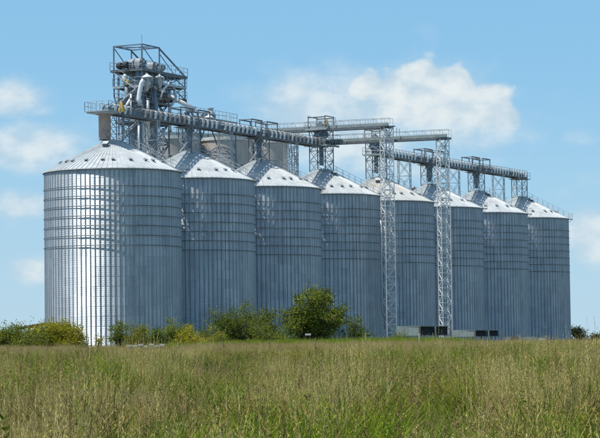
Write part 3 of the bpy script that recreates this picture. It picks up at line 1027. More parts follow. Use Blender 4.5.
# hoppers on the second floor
def hopper(t, v, z, w, h, lab, mat):
    root = thing('surge_hopper', T(t, v, z), lab, 'hopper', 'surge hoppers in the elevator tower')
    mb = MB().box(T(t, v, z + h * 0.3), (w, w, h * 0.6), (RD, ND, UP)); part('bin_box', mb, mat, root)
    mb = MB(); 
    for zz, ww in ((z, w / 2), (z - h * 0.6, w * 0.14)):
        for a_, b_ in ((-1, -1), (1, -1), (1, 1), (-1, 1)): mb.v.append(T(t + a_ * ww, v + b_ * ww, zz))
    mb.f += [(0, 1, 5, 4), (1, 2, 6, 5), (2, 3, 7, 6), (3, 0, 4, 7), (4, 5, 6, 7)]
    part('cone', mb, mat, root)
    for k in (-0.3, 0.3):
        mb = MB().box(T(t + k * w, v + w / 2 + 0.02, z + h * 0.3), (0.08, 0.06, h * 0.6), (RD, ND, UP)); part('rib', mb, M['galv_dark'], root)
hopper(1.6, -2.4, 34.6, 1.5, 1.7, 'grey surge hopper in the left half of the tower', M['galv'])
hopper(5.4, -1.9, 34.6, 1.5, 1.5, 'blue-grey surge hopper in the right half of the tower', M['steel_blue'])
hopper(8.9, -2.2, 35.1, 1.5, 1.2, 'pale surge hopper at the far right of the tower', M['pale'])
hopper(3.2, -1.3, 31.9, 1.8, 1.8, 'low dark surge hopper just above the gallery', M['galv_dark'])
hopper(7.6, -2.0, 38.3, 1.3, 0.9, 'small hopper under the sloping beam on the top floor', M['galv'])
# zigzag stairs on the left face
root = thing('tower_stair', T(0.3, -3.9, 22), 'zigzag steel stair on the left face of the elevator tower', 'stair')
zz = 19.0; k = 0
while zz < 37.0:
    v0, v1 = (-3.9, -0.6) if k % 2 == 0 else (-0.6, -3.9)
    a_, b_ = T(-0.45, v0, zz), T(-0.45, v1, zz + 2.25)
    mb = MB()
    for o_ in (-0.3, 0.3):
        mb.bar(a_ + RD * o_, b_ + RD * o_, 0.05, 0.16)
        mb.bar(a_ + RD * o_ + UP * 0.95, b_ + RD * o_ + UP * 0.95, 0.04)
    for j in range(10):
        mb.box(a_.lerp(b_, (j + 0.5) / 10), (0.6, 0.24, 0.04), (RD, ND, UP))
    part('flight', mb, M['galv'], root)
    zz += 2.25; k += 1
# pale box on the second floor
root = thing('control_box', T(0.4, -2.6, 36.0), 'white box with rounded top on the left side of the tower', 'box')
p = W(125, 79.5, 301)
root.location = p
mb = MB().tube([p - UP * 0.1, p + UP * 0.5, p + UP * 0.72], [0.38, 0.38, 0.15], 14); part('housing', mb, M['white'], root, False)
mb = MB().box(p - UP * 0.45, (0.35, 0.35, 0.6), (RD, ND, UP)); part('pedestal', mb, M['galv'], root)
p2 = W(127.5, 82.5, 300.5)
motor_box(p2 - UP * 0.3, 0.6, 'small yellow motor beside the white box on the tower')

# ------------------------------------------------------------------ low side platform right of the tower
root = thing('side_platform', W(212, 130, 307), 'railed side platform reaching right from the elevator tower over the second bin', 'platform')
a, b = W(181, 111, 305), W(228, 111, 305)
pa = W(190, 110.5, 306); L = 7.8
def SP(t, v, z): 
    q = Vector((pa.x, pa.y, 0)) + RD * t + ND * v
    return Vector((q.x, q.y, E + z))
Z0 = 31.55
mb = MB().box(SP(4.8, 0, Z0), (11.2, 3.0, 0.09), (RD, ND, UP))
for v in (-1.4, 1.4): mb.box(SP(4.8, v, Z0 - 0.19), (11.2, 0.12, 0.28), (RD, ND, UP))
part('deck', mb, M['galv'], root)
part('railing', railing([SP(-0.7, 1.45, Z0 + .05), SP(10.3, 1.45, Z0 + .05), SP(10.3, -1.45, Z0 + .05), SP(-0.7, -1.45, Z0 + .05)], 1.1, 0.045, 1.0), M['galv'], root)
for t in (0.2, 10.1):
    for v in (-1.3, 1.3):
        ubar('leg', SP(t, v, GB - E - 0.3), SP(t, v, Z0 - 0.05), 0.17, M['steel_blue'], root)
for v in (-1.3, 1.3):
    ubar('brace', SP(7.4, v, Z0 - 0.3), SP(10.0, v, Z0 - 3.6), 0.13, M['steel_blue'], root)
    ubar('brace', SP(0.2, v, Z0 - 3.6), SP(2.6, v, Z0 - 0.3), 0.13, M['steel_blue'], root)
    for z0 in (27.0, 24.0, 21.0):
        ubar('brace', SP(0.2, v, z0 - 3), SP(10.1, v, z0), 0.1, M['steel_blue'], root)
        ubar('beam', SP(0.2, v, z0), SP(10.1, v, z0), 0.12, M['steel_blue'], root)
root = thing('transfer_hood', SP(5.6, 0, Z0 + .05), 'dark domed transfer housing on the side platform', 'housing')
mb = MB().box(SP(5.2, 0, Z0 + 0.40), (2.0, 0.9, 0.7), (RD, ND, UP)); part('box', mb, M['galv_dark'], root)
c = SP(5.6, 0, Z0 + 0.75)
mb = MB().lathe(c, [(0.55, 0.0), (0.5, 0.35), (0.3, 0.55), (0.3, 0.8), (0.42, 0.82), (0.42, 0.95), (0.0, 1.0)], 18); part('cowl', mb, M['galv'], root)
mb = MB().tube([SP(3.6, 0, Z0 + 0.5), SP(4.3, 0, Z0 + 0.5)], 0.4, 12); part('motor_barrel', mb, M['steel_blue'], root)

# ------------------------------------------------------------------ concrete silos behind the row
def concrete_silo(px, Z, rad, ytop_px, lab, nrail=True):
    p = W(px, ytop_px, Z)
    root = thing('concrete_silo', (p.x, p.y, GB), lab, 'concrete silo', 'beige concrete silos behind the metal bins')
    zt = p.z
    mb = MB().lathe((p.x, p.y, 0), [(rad, GB - 0.3), (rad, zt - 0.5)], 64)
    part('shell', mb, M['concrete'], root, True)
    for k in range(6):
        z = zt - 3.2 - k * 4.2
        mb = MB().lathe((p.x, p.y, 0), [(rad + 0.001, z), (rad + 0.03, z), (rad + 0.03, z + 0.09), (rad + 0.001, z + 0.09)], 64)
        part('pour_joint', mb, M['concrete'], root)
    mb = MB().lathe((p.x, p.y, 0), [(rad - 0.05, zt - 0.5), (rad + 0.18, zt - 0.5), (rad + 0.18, zt), (0.0, zt + 0.02)], 64)
    part('top_slab', mb, M['slab'], root)
    pts = [(p.x + cos(a) * (rad + 0.05), p.y + sin(a) * (rad + 0.05), zt + 0.01) for a in [2 * pi * k / 14 for k in range(15)]]
    part('railing', railing(pts, 1.1, 0.05, 1.8), M['galv'], root)
    return p, zt
concrete_silo(172, 352, 4.35, 138, 'beige concrete silo straight behind the elevator tower')
concrete_silo(226, 356, 4.15, 139, 'beige concrete silo behind the second bin roof, with the arched frame before it')
concrete_silo(268.5, 360, 3.05, 141.3, 'beige concrete silo behind the third bin roof, furthest right of its kind')
# conveyor house on their tops
root = thing('roof_conveyor', W(205, 133, 354), 'pale green enclosed conveyor across the tops of the concrete silos', 'conveyor')
a, b = W(160, 135, 352), W(262, 137, 359); b.z = a.z
d = (b - a).normalized(); s = Vector((d.y, -d.x, 0))
L = (b - a).length
n = 11
for k in range(n):
    u = a.lerp(b, (k + 0.5) / n)
    mb = MB().box(u, (L / n - 0.06, 0.9, 0.95), (d, s, UP))
    part('housing', mb, M['pale'], root)
for k in range(n + 1):
    u = a.lerp(b, k / n)
    ubar('post', u + s * 0.7 - UP * 0.9, u + s * 0.7 + UP * 0.9, 0.07, M['galv'], root)
for z in (-0.62, 0.85):
    ubar('rail', a + s * 0.7 + UP * z, b + s * 0.7 + UP * z, 0.07, M['galv'], root)
# arched lattice frame
def arch():
    c = W(221, 163.5, 340)
    root = thing('arched_frame', c, 'dark double-ring arched frame in front of the concrete silo', 'frame')
    A = RD.lerp(Vector((1, 0, 0)), 0.8).normalized()
    sc = 340 / F
    for r in (16.5, 13.6):
        pts = [c + A * (cos(x) * r * sc) + UP * (sin(x) * r * sc) for x in [pi * k / 24 for k in range(25)]]
        part('arch_tube', MB().tube(pts, 0.085, 6), M['galv_dark'], root)
    for k in range(1, 12):
        x = pi * k / 12
        p, q = [c + A * (cos(x) * r * sc) + UP * (sin(x) * r * sc) for r in (13.6, 16.5)]
        ubar('strut', p, q, 0.07, M['galv_dark'], root)
    for sx in (-1, 1):
        ubar('leg', c + A * (sx * 15 * sc), Vector((*(c + A * (sx * 15 * sc)).xy, GB - 0.2)), 0.16, M['galv_dark'], root)
    for k in (2, 3, 4):
        x = pi * k / 6
        ubar('spoke', c + UP * 0.1, c + A * (cos(x) * 13.6 * sc) + UP * (sin(x) * 13.6 * sc), 0.06, M['galv'], root)
    ubar('tie', c - A * (15 * sc), c + A * (15 * sc), 0.14, M['galv_dark'], root)
arch()
# bluish lattice column behind bin three and four
c = W(293, 150, 332)
root = thing('lattice_column', (c.x, c.y, GB - 0.2), 'slim blue-grey lattice column under the left end of the upper bridge', 'column')
lattice(root, c, GB - 0.2, E + 31.0, 0.9, 0.9, RD, ND, 14, 0.12, 0.06, M['steel_blue'], M['steel_blue'], zfrom=21, diag='X')
c = W(259, 150, 338)
root = thing('lattice_column', (c.x, c.y, GB - 0.2), 'grey lattice column hidden behind the support tower of the third bin', 'column')
lattice(root, c, GB - 0.2, E + 30.9, 0.9, 0.9, RD, ND, 14, 0.12, 0.06, M['galv'], M['galv'], zfrom=21, diag='X')

exec_next = True

# ------------------------------------------------------------------ vegetation materials
def leaf_mat(name, c0, c1, rough=0.6, trans=0.28, scale=1.3):
    m, g, b = new_mat(name)
    geo = g.n('ShaderNodeNewGeometry')
    n = g.noise(geo.outputs['Position'], scale, 3, 0.6)
    oi = g.n('ShaderNodeObjectInfo')
    v = g.m('ADD', g.m('MULTIPLY', n, 0.7), g.m('MULTIPLY', geo.outputs['Random Per Island'], 0.45))
    v = g.m('ADD', v, g.m('MULTIPLY', g.m('SUBTRACT', oi.outputs['Random'], 0.5), 0.35))
    c = g.mix(g.ramp(v, 0.25, 0.85), c0, c1)
    g.put(b.inputs['Base Color'], c)
    b.inputs['Roughness'].default_value = rough
    b.inputs['Specular IOR Level'].default_value = 0.06
    tr = g.n('ShaderNodeBsdfTranslucent')
    g.put(tr.inputs[0], c)
    mx = g.n('ShaderNodeMixShader')
    mx.inputs[0].default_value = trans
    m.node_tree.links.new(b.outputs[0], mx.inputs[1])
    m.node_tree.links.new(tr.outputs[0], mx.inputs[2])
    out = m.node_tree.nodes['Material Output']
    m.node_tree.links.new(mx.outputs[0], out.inputs[0])
    return m
VM = {
    'green': leaf_mat('grass_green', (0.075, 0.115, 0.008), (0.20, 0.25, 0.018)),
    'bright': leaf_mat('grass_bright_green', (0.12, 0.23, 0.008), (0.27, 0.40, 0.018)),
    'straw': leaf_mat('dry_straw', (0.36, 0.28, 0.075), (0.80, 0.65, 0.27), 0.7),
    'brown': leaf_mat('dry_brown_stalk', (0.11, 0.065, 0.028), (0.26, 0.165, 0.075), 0.8, 0.1),
    'plume': leaf_mat('pinkish_seed_plume', (0.30, 0.20, 0.085), (0.54, 0.39, 0.19), 0.8, 0.3),
    'weed': leaf_mat('broadleaf_green', (0.06, 0.11, 0.01), (0.16, 0.22, 0.02)),
    'deep': leaf_mat('deep_green_grass', (0.028, 0.052, 0.006), (0.085, 0.13, 0.014)),
    'ochre': leaf_mat('ochre_grass', (0.26, 0.20, 0.035), (0.50, 0.39, 0.08)),
    'golden': leaf_mat('ochre_flower', (0.26, 0.19, 0.03), (0.42, 0.33, 0.06)),
    'dark': leaf_mat('dark_weed', (0.035, 0.06, 0.018), (0.08, 0.11, 0.03)),
    'bush': leaf_mat('bush_leaf', (0.06, 0.09, 0.014), (0.19, 0.23, 0.035)),
    'bush_mid': leaf_mat('bush_leaf_mid', (0.075, 0.12, 0.018), (0.20, 0.26, 0.04)),
    'yellow': leaf_mat('yellow_bush_leaf', (0.26, 0.255, 0.015), (0.54, 0.46, 0.035)),
    'olive': leaf_mat('olive_leaf', (0.14, 0.17, 0.02), (0.32, 0.34, 0.05)),
    'greyleaf': leaf_mat('dark_grey_green_leaf', (0.03, 0.045, 0.025), (0.07, 0.085, 0.04)),
    'bark': simple('bark', (0.12, 0.095, 0.07), 0.9, 0, 0.3, 5.0),
}

# ------------------------------------------------------------------ meadow: clumps scattered as one mass of ground cover
class Clump:
    def __init__(self):
        self.v = []; self.f = []; self.mi = []; self.mats = []
    def mat(self, key):
        if key not in self.mats: self.mats.append(key)
        return self.mats.index(key)
    def blade(self, p, d, L, w, bend, key, seg=3):
        mi = self.mat(key)
        p = Vector(p); d = Vector(d).normalized()
        side = d.cross(UP)
        if side.length < 0.05: side = Vector((1, 0, 0))
        side = side.normalized()
        a = random.uniform(0, pi)
        side = (Matrix.Rotation(a, 3, d) @ side)
        out = Vector((d.x, d.y, 0))
        if out.length < 0.01: out = Vector((random.uniform(-1, 1), random.uniform(-1, 1), 0))
        out.normalize()
        b = len(self.v)
        q = p.copy()
        for k in range(seg + 1):
            t = k / seg
            ww = w * (1 - t ** 1.6) * 0.5 + 0.0006
            self.v += [q - side * ww, q + side * ww]
            dd = (d + out * bend * (t + 0.15) - UP * bend * 0.35 * t).normalized()
            q = q + dd * (L / seg)
        for k in range(seg):
            self.f.append((b + 2 * k, b + 2 * k + 1, b + 2 * k + 3, b + 2 * k + 2)); self.mi.append(mi)
        return q
    def leaf(self, p, d, L, w, key):
        mi = self.mat(key)
        d = Vector(d).normalized()
        s = d.cross(Vector((random.uniform(-1, 1), random.uniform(-1, 1), 1))).normalized()
        b = len(self.v)
        p = Vector(p)
        self.v += [p, p + d * L * 0.45 + s * w * 0.5, p + d * L, p + d * L * 0.45 - s * w * 0.5]
        self.f.append((b, b + 1, b + 2, b + 3)); self.mi.append(mi)
    def build(self, name):
        me = bpy.data.meshes.new(name)
        me.from_pydata([tuple(v) for v in self.v], [], self.f)
        for k in self.mats: me.materials.append(VM[k])
        me.polygons.foreach_set('material_index', self.mi)
        me.update()
        return me

def rdir(tilt):
    a = random.uniform(0, 2 * pi)
    return Vector((cos(a) * tilt, sin(a) * tilt, 1)).normalized()
def cl_grass(key, n, h, w, spread=0.28):
    c = Clump()
    for k in range(n):
        r = spread * sqrt(random.random()); a = random.uniform(0, 2 * pi)
        c.blade((cos(a) * r, sin(a) * r, -0.02), rdir(random.uniform(0.1, 0.95)), h * random.uniform(0.5, 1.2), w * random.uniform(0.7, 1.3),
                random.uniform(0.1, 0.9), key if random.random() < 0.86 else ('straw' if random.random() < .6 else 'brown'))
    return c
def cl_seed(key_head, n, h, w):
    """dry grass with feathery seed heads"""
    c = cl_grass('brown' if key_head == 'plume' else 'straw', int(n * 0.35), h * 0.6, w * 1.2, 0.25)
    for k in range(n // 2):
        r = 0.24 * sqrt(random.random()); a = random.uniform(0, 2 * pi)
        q = c.blade((cos(a) * r, sin(a) * r, 0), rdir(random.uniform(0.02, 0.3)), h * random.uniform(0.75, 1.1), 0.005, random.uniform(0.05, 0.3), 'straw')
        for j in range(16):
            c.leaf(q - UP * 0.016 * j, rdir(0.5) + Vector((0, 0, .6)), 0.030, 0.005, key_head)
    return c
def cl_weed(key, nst, h, leafL, leafw, top=None, stalk='weed', dens=14):
    c = Clump()
    for k in range(nst):
        r = 0.2 * sqrt(random.random()); a = random.uniform(0, 2 * pi)
        p = Vector((cos(a) * r, sin(a) * r, 0)); hh = h * random.uniform(0.65, 1.1); d = rdir(random.uniform(0.02, 0.3))
        c.blade(p, d, hh, 0.009, 0.08, stalk, 3)
        for j in range(dens):
            t = random.uniform(0.15, 1.0)
            q = p + d * hh * t
            c.leaf(q, rdir(1.4) + UP * 0.2, leafL * random.uniform(.6, 1.2) * (1.2 - 0.6 * t), leafw, key)
        if top:
            for j in range(14):
                c.leaf(p + d * hh * random.uniform(0.82, 1.08) + Vector((random.gauss(0, .03), random.gauss(0, .03), 0)), rdir(1.2), 0.032, 0.012, top)
    return c
def cl_stalk(h, nbr=9, top='brown'):
    """tall dead stalk with side branches"""
    c = Clump()
    for s in range(random.choice((1, 2, 2, 3))):
        p = Vector((random.gauss(0, .1), random.gauss(0, .1), 0)); d = rdir(random.uniform(0.0, 0.16)); hh = h * random.uniform(.7, 1.1)
        c.blade(p, d, hh, 0.009, 0.10, 'brown', 3)
        for j in range(nbr):
            t = random.uniform(0.35, 0.98)
            q = p + d * hh * t
            dd = rdir(random.uniform(0.35, 0.7))
            L = 0.20 * (1.15 - t) + 0.04
            c.blade(q, dd, L, 0.004, 0.1, 'brown', 2)
            for i in range(7):
                c.leaf(q + dd * L * random.uniform(.4, 1), rdir(1.2), 0.028, 0.011, top)
    return c

src = bpy.data.collections.new('meadow_clumps')
KINDS = []
def add_kind(name, fn, n=3):
    ids = []
    for k in range(n):
        o = bpy.data.objects.new('%s_clump' % name, fn().build(name + '_clump'))
        ids.append(len(src_objs)); src_objs.append(o)
    return ids
src_objs = []
K = {}
K['green'] = add_kind('green_grass', lambda: cl_grass('green', 56, 0.72, 0.009))
K['bright'] = add_kind('bright_grass', lambda: cl_grass('bright', 56, 0.72, 0.010))
K['straw'] = add_kind('straw_grass', lambda: cl_seed('straw', 34, 0.68, 0.006))
K['plume'] = add_kind('plume_grass', lambda: cl_seed('plume', 36, 0.66, 0.006))
K['ochre'] = add_kind('ochre_grass', lambda: cl_grass('ochre', 50, 0.60, 0.009, 0.3))
K['brownish'] = add_kind('brown_grass', lambda: cl_grass('brown', 44, 0.5, 0.008, 0.3))
K['deep'] = add_kind('deep_grass', lambda: cl_grass('deep', 50, 0.70, 0.011, 0.22))
K['weed'] = add_kind('broadleaf_weed', lambda: cl_weed('weed', 6, 0.62, 0.062, 0.018, None, 'weed', 20))
K['weedtop'] = add_kind('seeded_weed', lambda: cl_weed('olive', 6, 0.72, 0.06, 0.009, 'olive'))
K['golden'] = add_kind('golden_weed', lambda: cl_weed('olive', 6, 0.60, 0.045, 0.009, 'golden'))
K['stalk'] = add_kind('dead_stalk', lambda: cl_stalk(1.15, 8), 5)
K['stalkp'] = add_kind('pale_stalk', lambda: cl_stalk(0.9, 8, 'straw'), 4)
K['dark'] = add_kind('dark_weed', lambda: cl_weed('dark', 4, 0.85, 0.085, 0.018, None, 'dark', 24), 3)
import re as _re
for i, o in enumerate(src_objs):
    o.name = 'm%03d_%s' % (i, o.name)      # collection children are picked in name order
    src.objects.link(o)

def nz(x, y, s, k):
    return noise.noise(Vector((x * s, y * s, k * 7.3)))
def scatter():
    rng = random.Random(11)
    pts, idx, rot, scl = [], [], [], []
    def put(x, y, kind, s):
        pts.append((x, y, ground_z(x, y) - 0.02)); idx.append(rng.choice(K[kind]))
        rot.append((rng.gauss(0, 0.08), rng.gauss(0, 0.08), rng.uniform(0, 2 * pi))); scl.append(s)
    def zone(y0, y1, dens, smul):
        y = y0
        A = 0
        n = 0
        wfun = lambda yy: 0.135 * yy + 3.0
        area = (wfun(y0) + wfun(y1)) * (y1 - y0)
        for k in range(int(area * dens)):
            yy = sqrt(rng.uniform(y0 * y0, y1 * y1))
            x = rng.uniform(-wfun(yy), wfun(yy))
            px = 300 + x / yy * F                    # only used to vary the mix of plants across the meadow
            a = 1.3 * nz(x, yy * 0.35, 0.22, 1) + 1.5 * nz(x, yy * 0.5, 0.75, 21); b = nz(x, yy * 0.45, 0.5, 2); c = nz(x, yy * 0.3, 0.2, 3); hv = max(0.35, 1 + 1.15 * nz(x, yy * 0.6, 0.7, 5) + 0.4 * nz(x, yy * 0.4, 0.25, 6)); cl = nz(x, yy * 0.7, 1.2, 41)
            if yy > 150: hv = min(hv, 1.15)
            if yy < 190 and nz(x, yy * 0.6, 1.1, 12) < -0.05: continue
            far = (yy - 120) / 140
            r = rng.random()
            s = smul * rng.uniform(0.7, 1.2) * hv
            # tall lush weeds right in front of the bins, in the middle
            if yy > 243 and -13 + rng.gauss(0, 1.5) < x < 17 + rng.gauss(0, 1.5):
                s = rng.uniform(0.8, 1.5)
                kind = 'bright' if r < 0.66 else ('weed' if r < 0.85 else ('weedtop' if r < 0.95 else 'golden'))
            elif far > 0.25 and 0.4 * a + 0.45 * (x < 14) > rng.gauss(0.25, 0.2):
                kind = 'plume' if r < 0.5 else ('straw' if r < 0.62 else ('green' if r < 0.9 else 'stalkp'))
            else:
                dry = 0.375 - a * 0.85 - max(0, (46 - yy) / 20) * 0.42 + (0.06 if 48 < yy < 95 else 0)
                q = rng.random()
                v = rng.gauss(0.5, 0.07)
                if r < (0.18 if cl > 0.22 else 0.022): kind = 'stalk' if q < 0.6 else 'brownish'; s = smul * rng.uniform(0.8, 1.15)
                elif r > (0.72 if cl < -0.2 else 0.95): kind = 'stalkp'; s = smul * rng.uniform(0.75, 1.1)
                elif r < 0.24 and abs(cl) < 0.05: kind = 'dark'; s = smul * rng.uniform(0.7, 1.0)
                elif v < dry - 0.16:
                    kind = 'straw' if q < 0.36 else ('plume' if q < 0.54 else ('ochre' if q < 0.68 else ('brownish' if q < 0.88 else 'deep')))
                elif v < dry:
                    kind = 'ochre' if q < 0.28 else ('straw' if q < 0.42 else ('weedtop' if q < 0.64 else ('brownish' if q < 0.8 else 'weed')))
                elif c > 0.22 and q < 0.3: kind = 'golden'
                else:
                    q = rng.random()
                    kind = 'bright' if q < (0.55 if b > 0.05 else (0.35 if yy < 42 else 0.10)) else ('deep' if q < (0.62 if b > 0.08 else 0.42) else ('green' if q < 0.78 else ('weed' if q < 0.9 else 'weedtop')))
            if 180 < yy < 236 and -23 < x * 236 / yy < -11.5: s *= 0.45
            put(x, yy, kind, s)
    zone(17, 34, 13, 1.1)
    zone(34, 60, 12, 1.1)
    zone(60, 120, 8, 1.1)
    zone(120, 195, 5, 0.95)
    zone(195, 232, 6.5, 0.66)
    zone(232, 266, 8, 0.5)
    # sparse cover past the crest on the open right and left sides
    for k in range(5000):
        yy = rng.uniform(262, 330); x = rng.uniform(-75, 75)
        if any(((x - bin_c(i).x) ** 2 + (yy - bin_c(i).y) ** 2) < 9.0 ** 2 for i in range(8)): continue
        put(x, yy, rng.choice(['straw', 'green', 'plume', 'bright']), rng.uniform(.4, .6))
    me = bpy.data.meshes.new('meadow_grass')
    me.from_pydata(pts, [], [])
    a = me.attributes.new('pick', 'INT', 'POINT'); a.data.foreach_set('value', idx)
    a = me.attributes.new('turn', 'FLOAT_VECTOR', 'POINT'); a.data.foreach_set('vector', [c for r in rot for c in r])
    a = me.attributes.new('size', 'FLOAT', 'POINT'); a.data.foreach_set('value', scl)
    o = link('meadow_grass', me)
    tag(o, 'dry and green meadow grass and weeds covering the whole foreground', 'grass', kind='stuff')
    ng = bpy.data.node_groups.new('scatter', 'GeometryNodeTree')
    ng.interface.new_socket('Geometry', in_out='INPUT', socket_type='NodeSocketGeometry')
    ng.interface.new_socket('Geometry', in_out='OUTPUT', socket_type='NodeSocketGeometry')
    N = ng.nodes; Lk = ng.links
    gi = N.new('NodeGroupInput'); go = N.new('NodeGroupOutput')
    ci = N.new('GeometryNodeCollectionInfo'); ci.inputs['Collection'].default_value = src
    ci.inputs['Separate Children'].default_value = True
    ci.inputs['Reset Children'].default_value = True
    ip = N.new('GeometryNodeInstanceOnPoints')
    ip.inputs['Pick Instance'].default_value = True
    def attr(nm, ty):
        n = N.new('GeometryNodeInputNamedAttribute'); n.data_type = ty; n.inputs['Name'].default_value = nm
        return [s for s in n.outputs if s.enabled and s.name == 'Attribute'][0]
    Lk.new(gi.outputs[0], ip.inputs['Points'])
    Lk.new(ci.outputs[0], ip.inputs['Instance'])
    Lk.new(attr('pick', 'INT'), ip.inputs['Instance Index'])
    Lk.new(attr('turn', 'FLOAT_VECTOR'), ip.inputs['Rotation'])
    Lk.new(attr('size', 'FLOAT'), ip.inputs['Scale'])
    Lk.new(ip.outputs[0], go.inputs[0])
    md = o.modifiers.new('scatter', 'NODES'); md.node_group = ng
    print('clumps', len(pts))
scatter()

# ------------------------------------------------------------------ bushes and trees
def plant(name, pl, pr, ptop, pbot, Z, label, keys, cat='bush', nclump=26, leaf=0.22, nl=110, depth=0.8, shape='dome', seed=1, gaps=0.0, group=None):
    """branching stems with leaf sprays filling an uneven crown; extents given in photo pixels at depth Z"""
    rng = random.Random(seed)
    a, b = W(pl, pbot, Z), W(pr, pbot, Z)
    cx, w = (a.x + b.x) / 2, abs(b.x - a.x)
    zb = ground_z(cx, Z) - 0.05
    zt = W((pl + pr) / 2, ptop, Z).z
    h = zt - zb
    base = Vector((cx, Z, zb))
    root = thing(name, base, label, cat, group)
    rx, ry = w / 2, w / 2 * depth
    stems = MB(); lf = [Clump_() for _ in keys]
    def inside(p):
        return p
    centres = []
    for k in range(nclump):
        for tr in range(30):
            u = rng.uniform(-1, 1); v = rng.uniform(-1, 1); z = rng.random() ** 1.15
            if shape == 'dome':
                ok = u * u + v * v + (z * 1.0) ** 2 < 1.0
            elif shape == 'round':
                ok = u * u + v * v + ((z - 0.52) / 0.5) ** 2 < 1.0
            else:
                ok = u * u + v * v < (1 - z) * 0.9 + 0.12
            if ok: break
        lump = 1 + 0.40 * noise.noise(Vector((u * 2, v * 2, z * 2 + seed)))
        p = base + Vector((u * rx * 0.86 * lump, v * ry * 0.86 * lump, z * h * 0.86 * lump + 0.15))
        centres.append((p, z))
        # stem
        foot = base + Vector((u * rx * 0.18, v * ry * 0.18, 0))
        mid = foot.lerp(p, 0.5) + Vector((0, 0, 0.12 * h))
        r0 = 0.035 + 0.012 * h
        stems.tube([foot, mid, p], [r0, r0 * 0.6, r0 * 0.25], 5, False)
    cr = (0.36 if shape != 'round' else 0.28) * (w * h) ** 0.5 * (26 / nclump) ** 0.33
    for (p, z) in centres:
        rr = cr * rng.uniform(0.65, 1.15)
        dens = rng.uniform(0.6, 1.2)
        # twigs of leaves pointing outwards
        for t in range(int(nl * 2.0 * dens / 6)):
            d = Vector((rng.gauss(0, 1), rng.gauss(0, 1), rng.gauss(0.15, 0.8))).normalized()
            L = rr * rng.uniform(0.55, 1.1)
            q0 = p + d * L * 0.25
            stems_add = rng.random() < 0.25
            if stems_add: stems.bar(p, p + d * L, 0.012)
            kk = rng.choices(range(len(keys)), [w_ for _, w_ in keys])[0]
            for i in range(6):
                q = q0.lerp(p + d * L, (i + rng.random()) / 6) + Vector((rng.gauss(0, .05), rng.gauss(0, .05), rng.gauss(0, .05))) * rr
                if q.z < zb: q.z = zb + rng.random() * 0.3
                lf[kk].leaf(q, d + Vector((rng.gauss(0, .7), rng.gauss(0, .7), rng.gauss(-.1, .5))), leaf * rng.uniform(.6, 1.2), leaf * rng.uniform(.4, .7), rng)
    part('stems' if h < 3.5 else 'trunk', stems, VM['bark'], root)
    for (kname, _), L in zip(keys, lf):
        if not L.v: continue
        me = bpy.data.meshes.new('crown')
        me.from_pydata([tuple(v - base) for v in L.v], [], L.f)
        me.materials.append(VM[kname]); me.update()
        link('crown', me, root)
    return root
class Clump_:
    def __init__(self): self.v = []; self.f = []
    def leaf(self, p, d, L, w, rng):
        d = d.normalized()
        s = d.cross(Vector((rng.uniform(-1, 1), rng.uniform(-1, 1), rng.uniform(-1, 1)))).normalized()
        n = d.cross(s)
        b = len(self.v)
        self.v += [p, p + d * L * 0.5 + s * w * 0.5 + n * L * 0.08, p + d * L, p + d * L * 0.5 - s * w * 0.5 + n * L * 0.08]
        self.f.append((b, b + 1, b + 2)); self.f.append((b, b + 2, b + 3))

GRP = 'bushes along the foot of the bins'
plant('bush', -26, 52, 326, 346, 246, 'low dark green bush at the left edge below the low brown roof', [('bush_mid', 3), ('olive', 2), ('yellow', 1)], nclump=50, nl=150, leaf=0.20, seed=3, group=GRP)
plant('bush', 22, 95, 316, 348, 250, 'broad yellow bush at the foot of the sunlit near bin', [('yellow', 7), ('olive', 1)], nclump=64, nl=200, leaf=0.18, seed=5, group=GRP)
plant('sapling', 94, 102, 328, 343, 248, 'tiny yellowish sapling just right of the yellow bush', [('yellow', 1), ('olive', 1)], 'sapling', nclump=7, nl=40, leaf=0.14, seed=6, group=GRP)
plant('sapling', 110, 130, 317, 341, 252, 'loose dark green sapling against the bright side of the near bin', [('bush_mid', 2), ('olive', 1)], 'sapling', nclump=20, nl=90, leaf=0.17, seed=8, shape='round', group=GRP)
plant('bush', 122, 152, 323, 343, 250, 'small yellow green bush between two dark saplings', [('yellow', 2), ('olive', 2)], nclump=26, nl=120, leaf=0.15, seed=9, group=GRP)
plant('bush', 146, 166, 323, 343, 253, 'small dark bush in the middle of the near bin foot', [('bush', 1), ('bush_mid', 2)], nclump=20, nl=100, leaf=0.18, seed=12, group=GRP)
plant('bush', 152, 196, 317, 345, 254, 'feathery green bush before the gap between the first two bins', [('bush_mid', 1), ('olive', 3)], nclump=36, nl=120, leaf=0.17, seed=10, group=GRP)
plant('bush', 172, 210, 327, 344, 249, 'low yellow bush before the left side of the second bin', [('yellow', 4), ('olive', 1)], nclump=26, nl=130, leaf=0.15, seed=11, group=GRP)
plant('bush', 200, 290, 301, 342, 262, 'wide dark green bush in front of the third bin', [('bush', 3), ('bush_mid', 3), ('olive', 2)], nclump=90, nl=140, leaf=0.20, seed=14, group=GRP)
plant('leafy_tree', 278, 346, 289, 340, 258, 'largest leafy tree, in front of the fourth bin', [('bush', 3), ('olive', 3), ('bush_mid', 2)], 'tree', nclump=74, nl=120, leaf=0.25, seed=21, depth=0.9, shape='round')
plant('bush', 338, 368, 309, 342, 260, 'small green bush just right of the largest tree', [('olive', 2), ('bush_mid', 2)], nclump=18, nl=90, leaf=0.18, seed=22, group=GRP)
plant('bush', 248, 300, 320, 342, 255, 'low light green scrub between the wide bush and the largest tree', [('olive', 3), ('bush_mid', 2)], nclump=26, nl=90, leaf=0.15, seed=31, group=GRP)
plant('bush', 198, 226, 325, 343, 253, 'low yellowish scrub at the left foot of the wide bush', [('olive', 3), ('yellow', 1)], nclump=20, nl=80, leaf=0.14, seed=32, group=GRP)
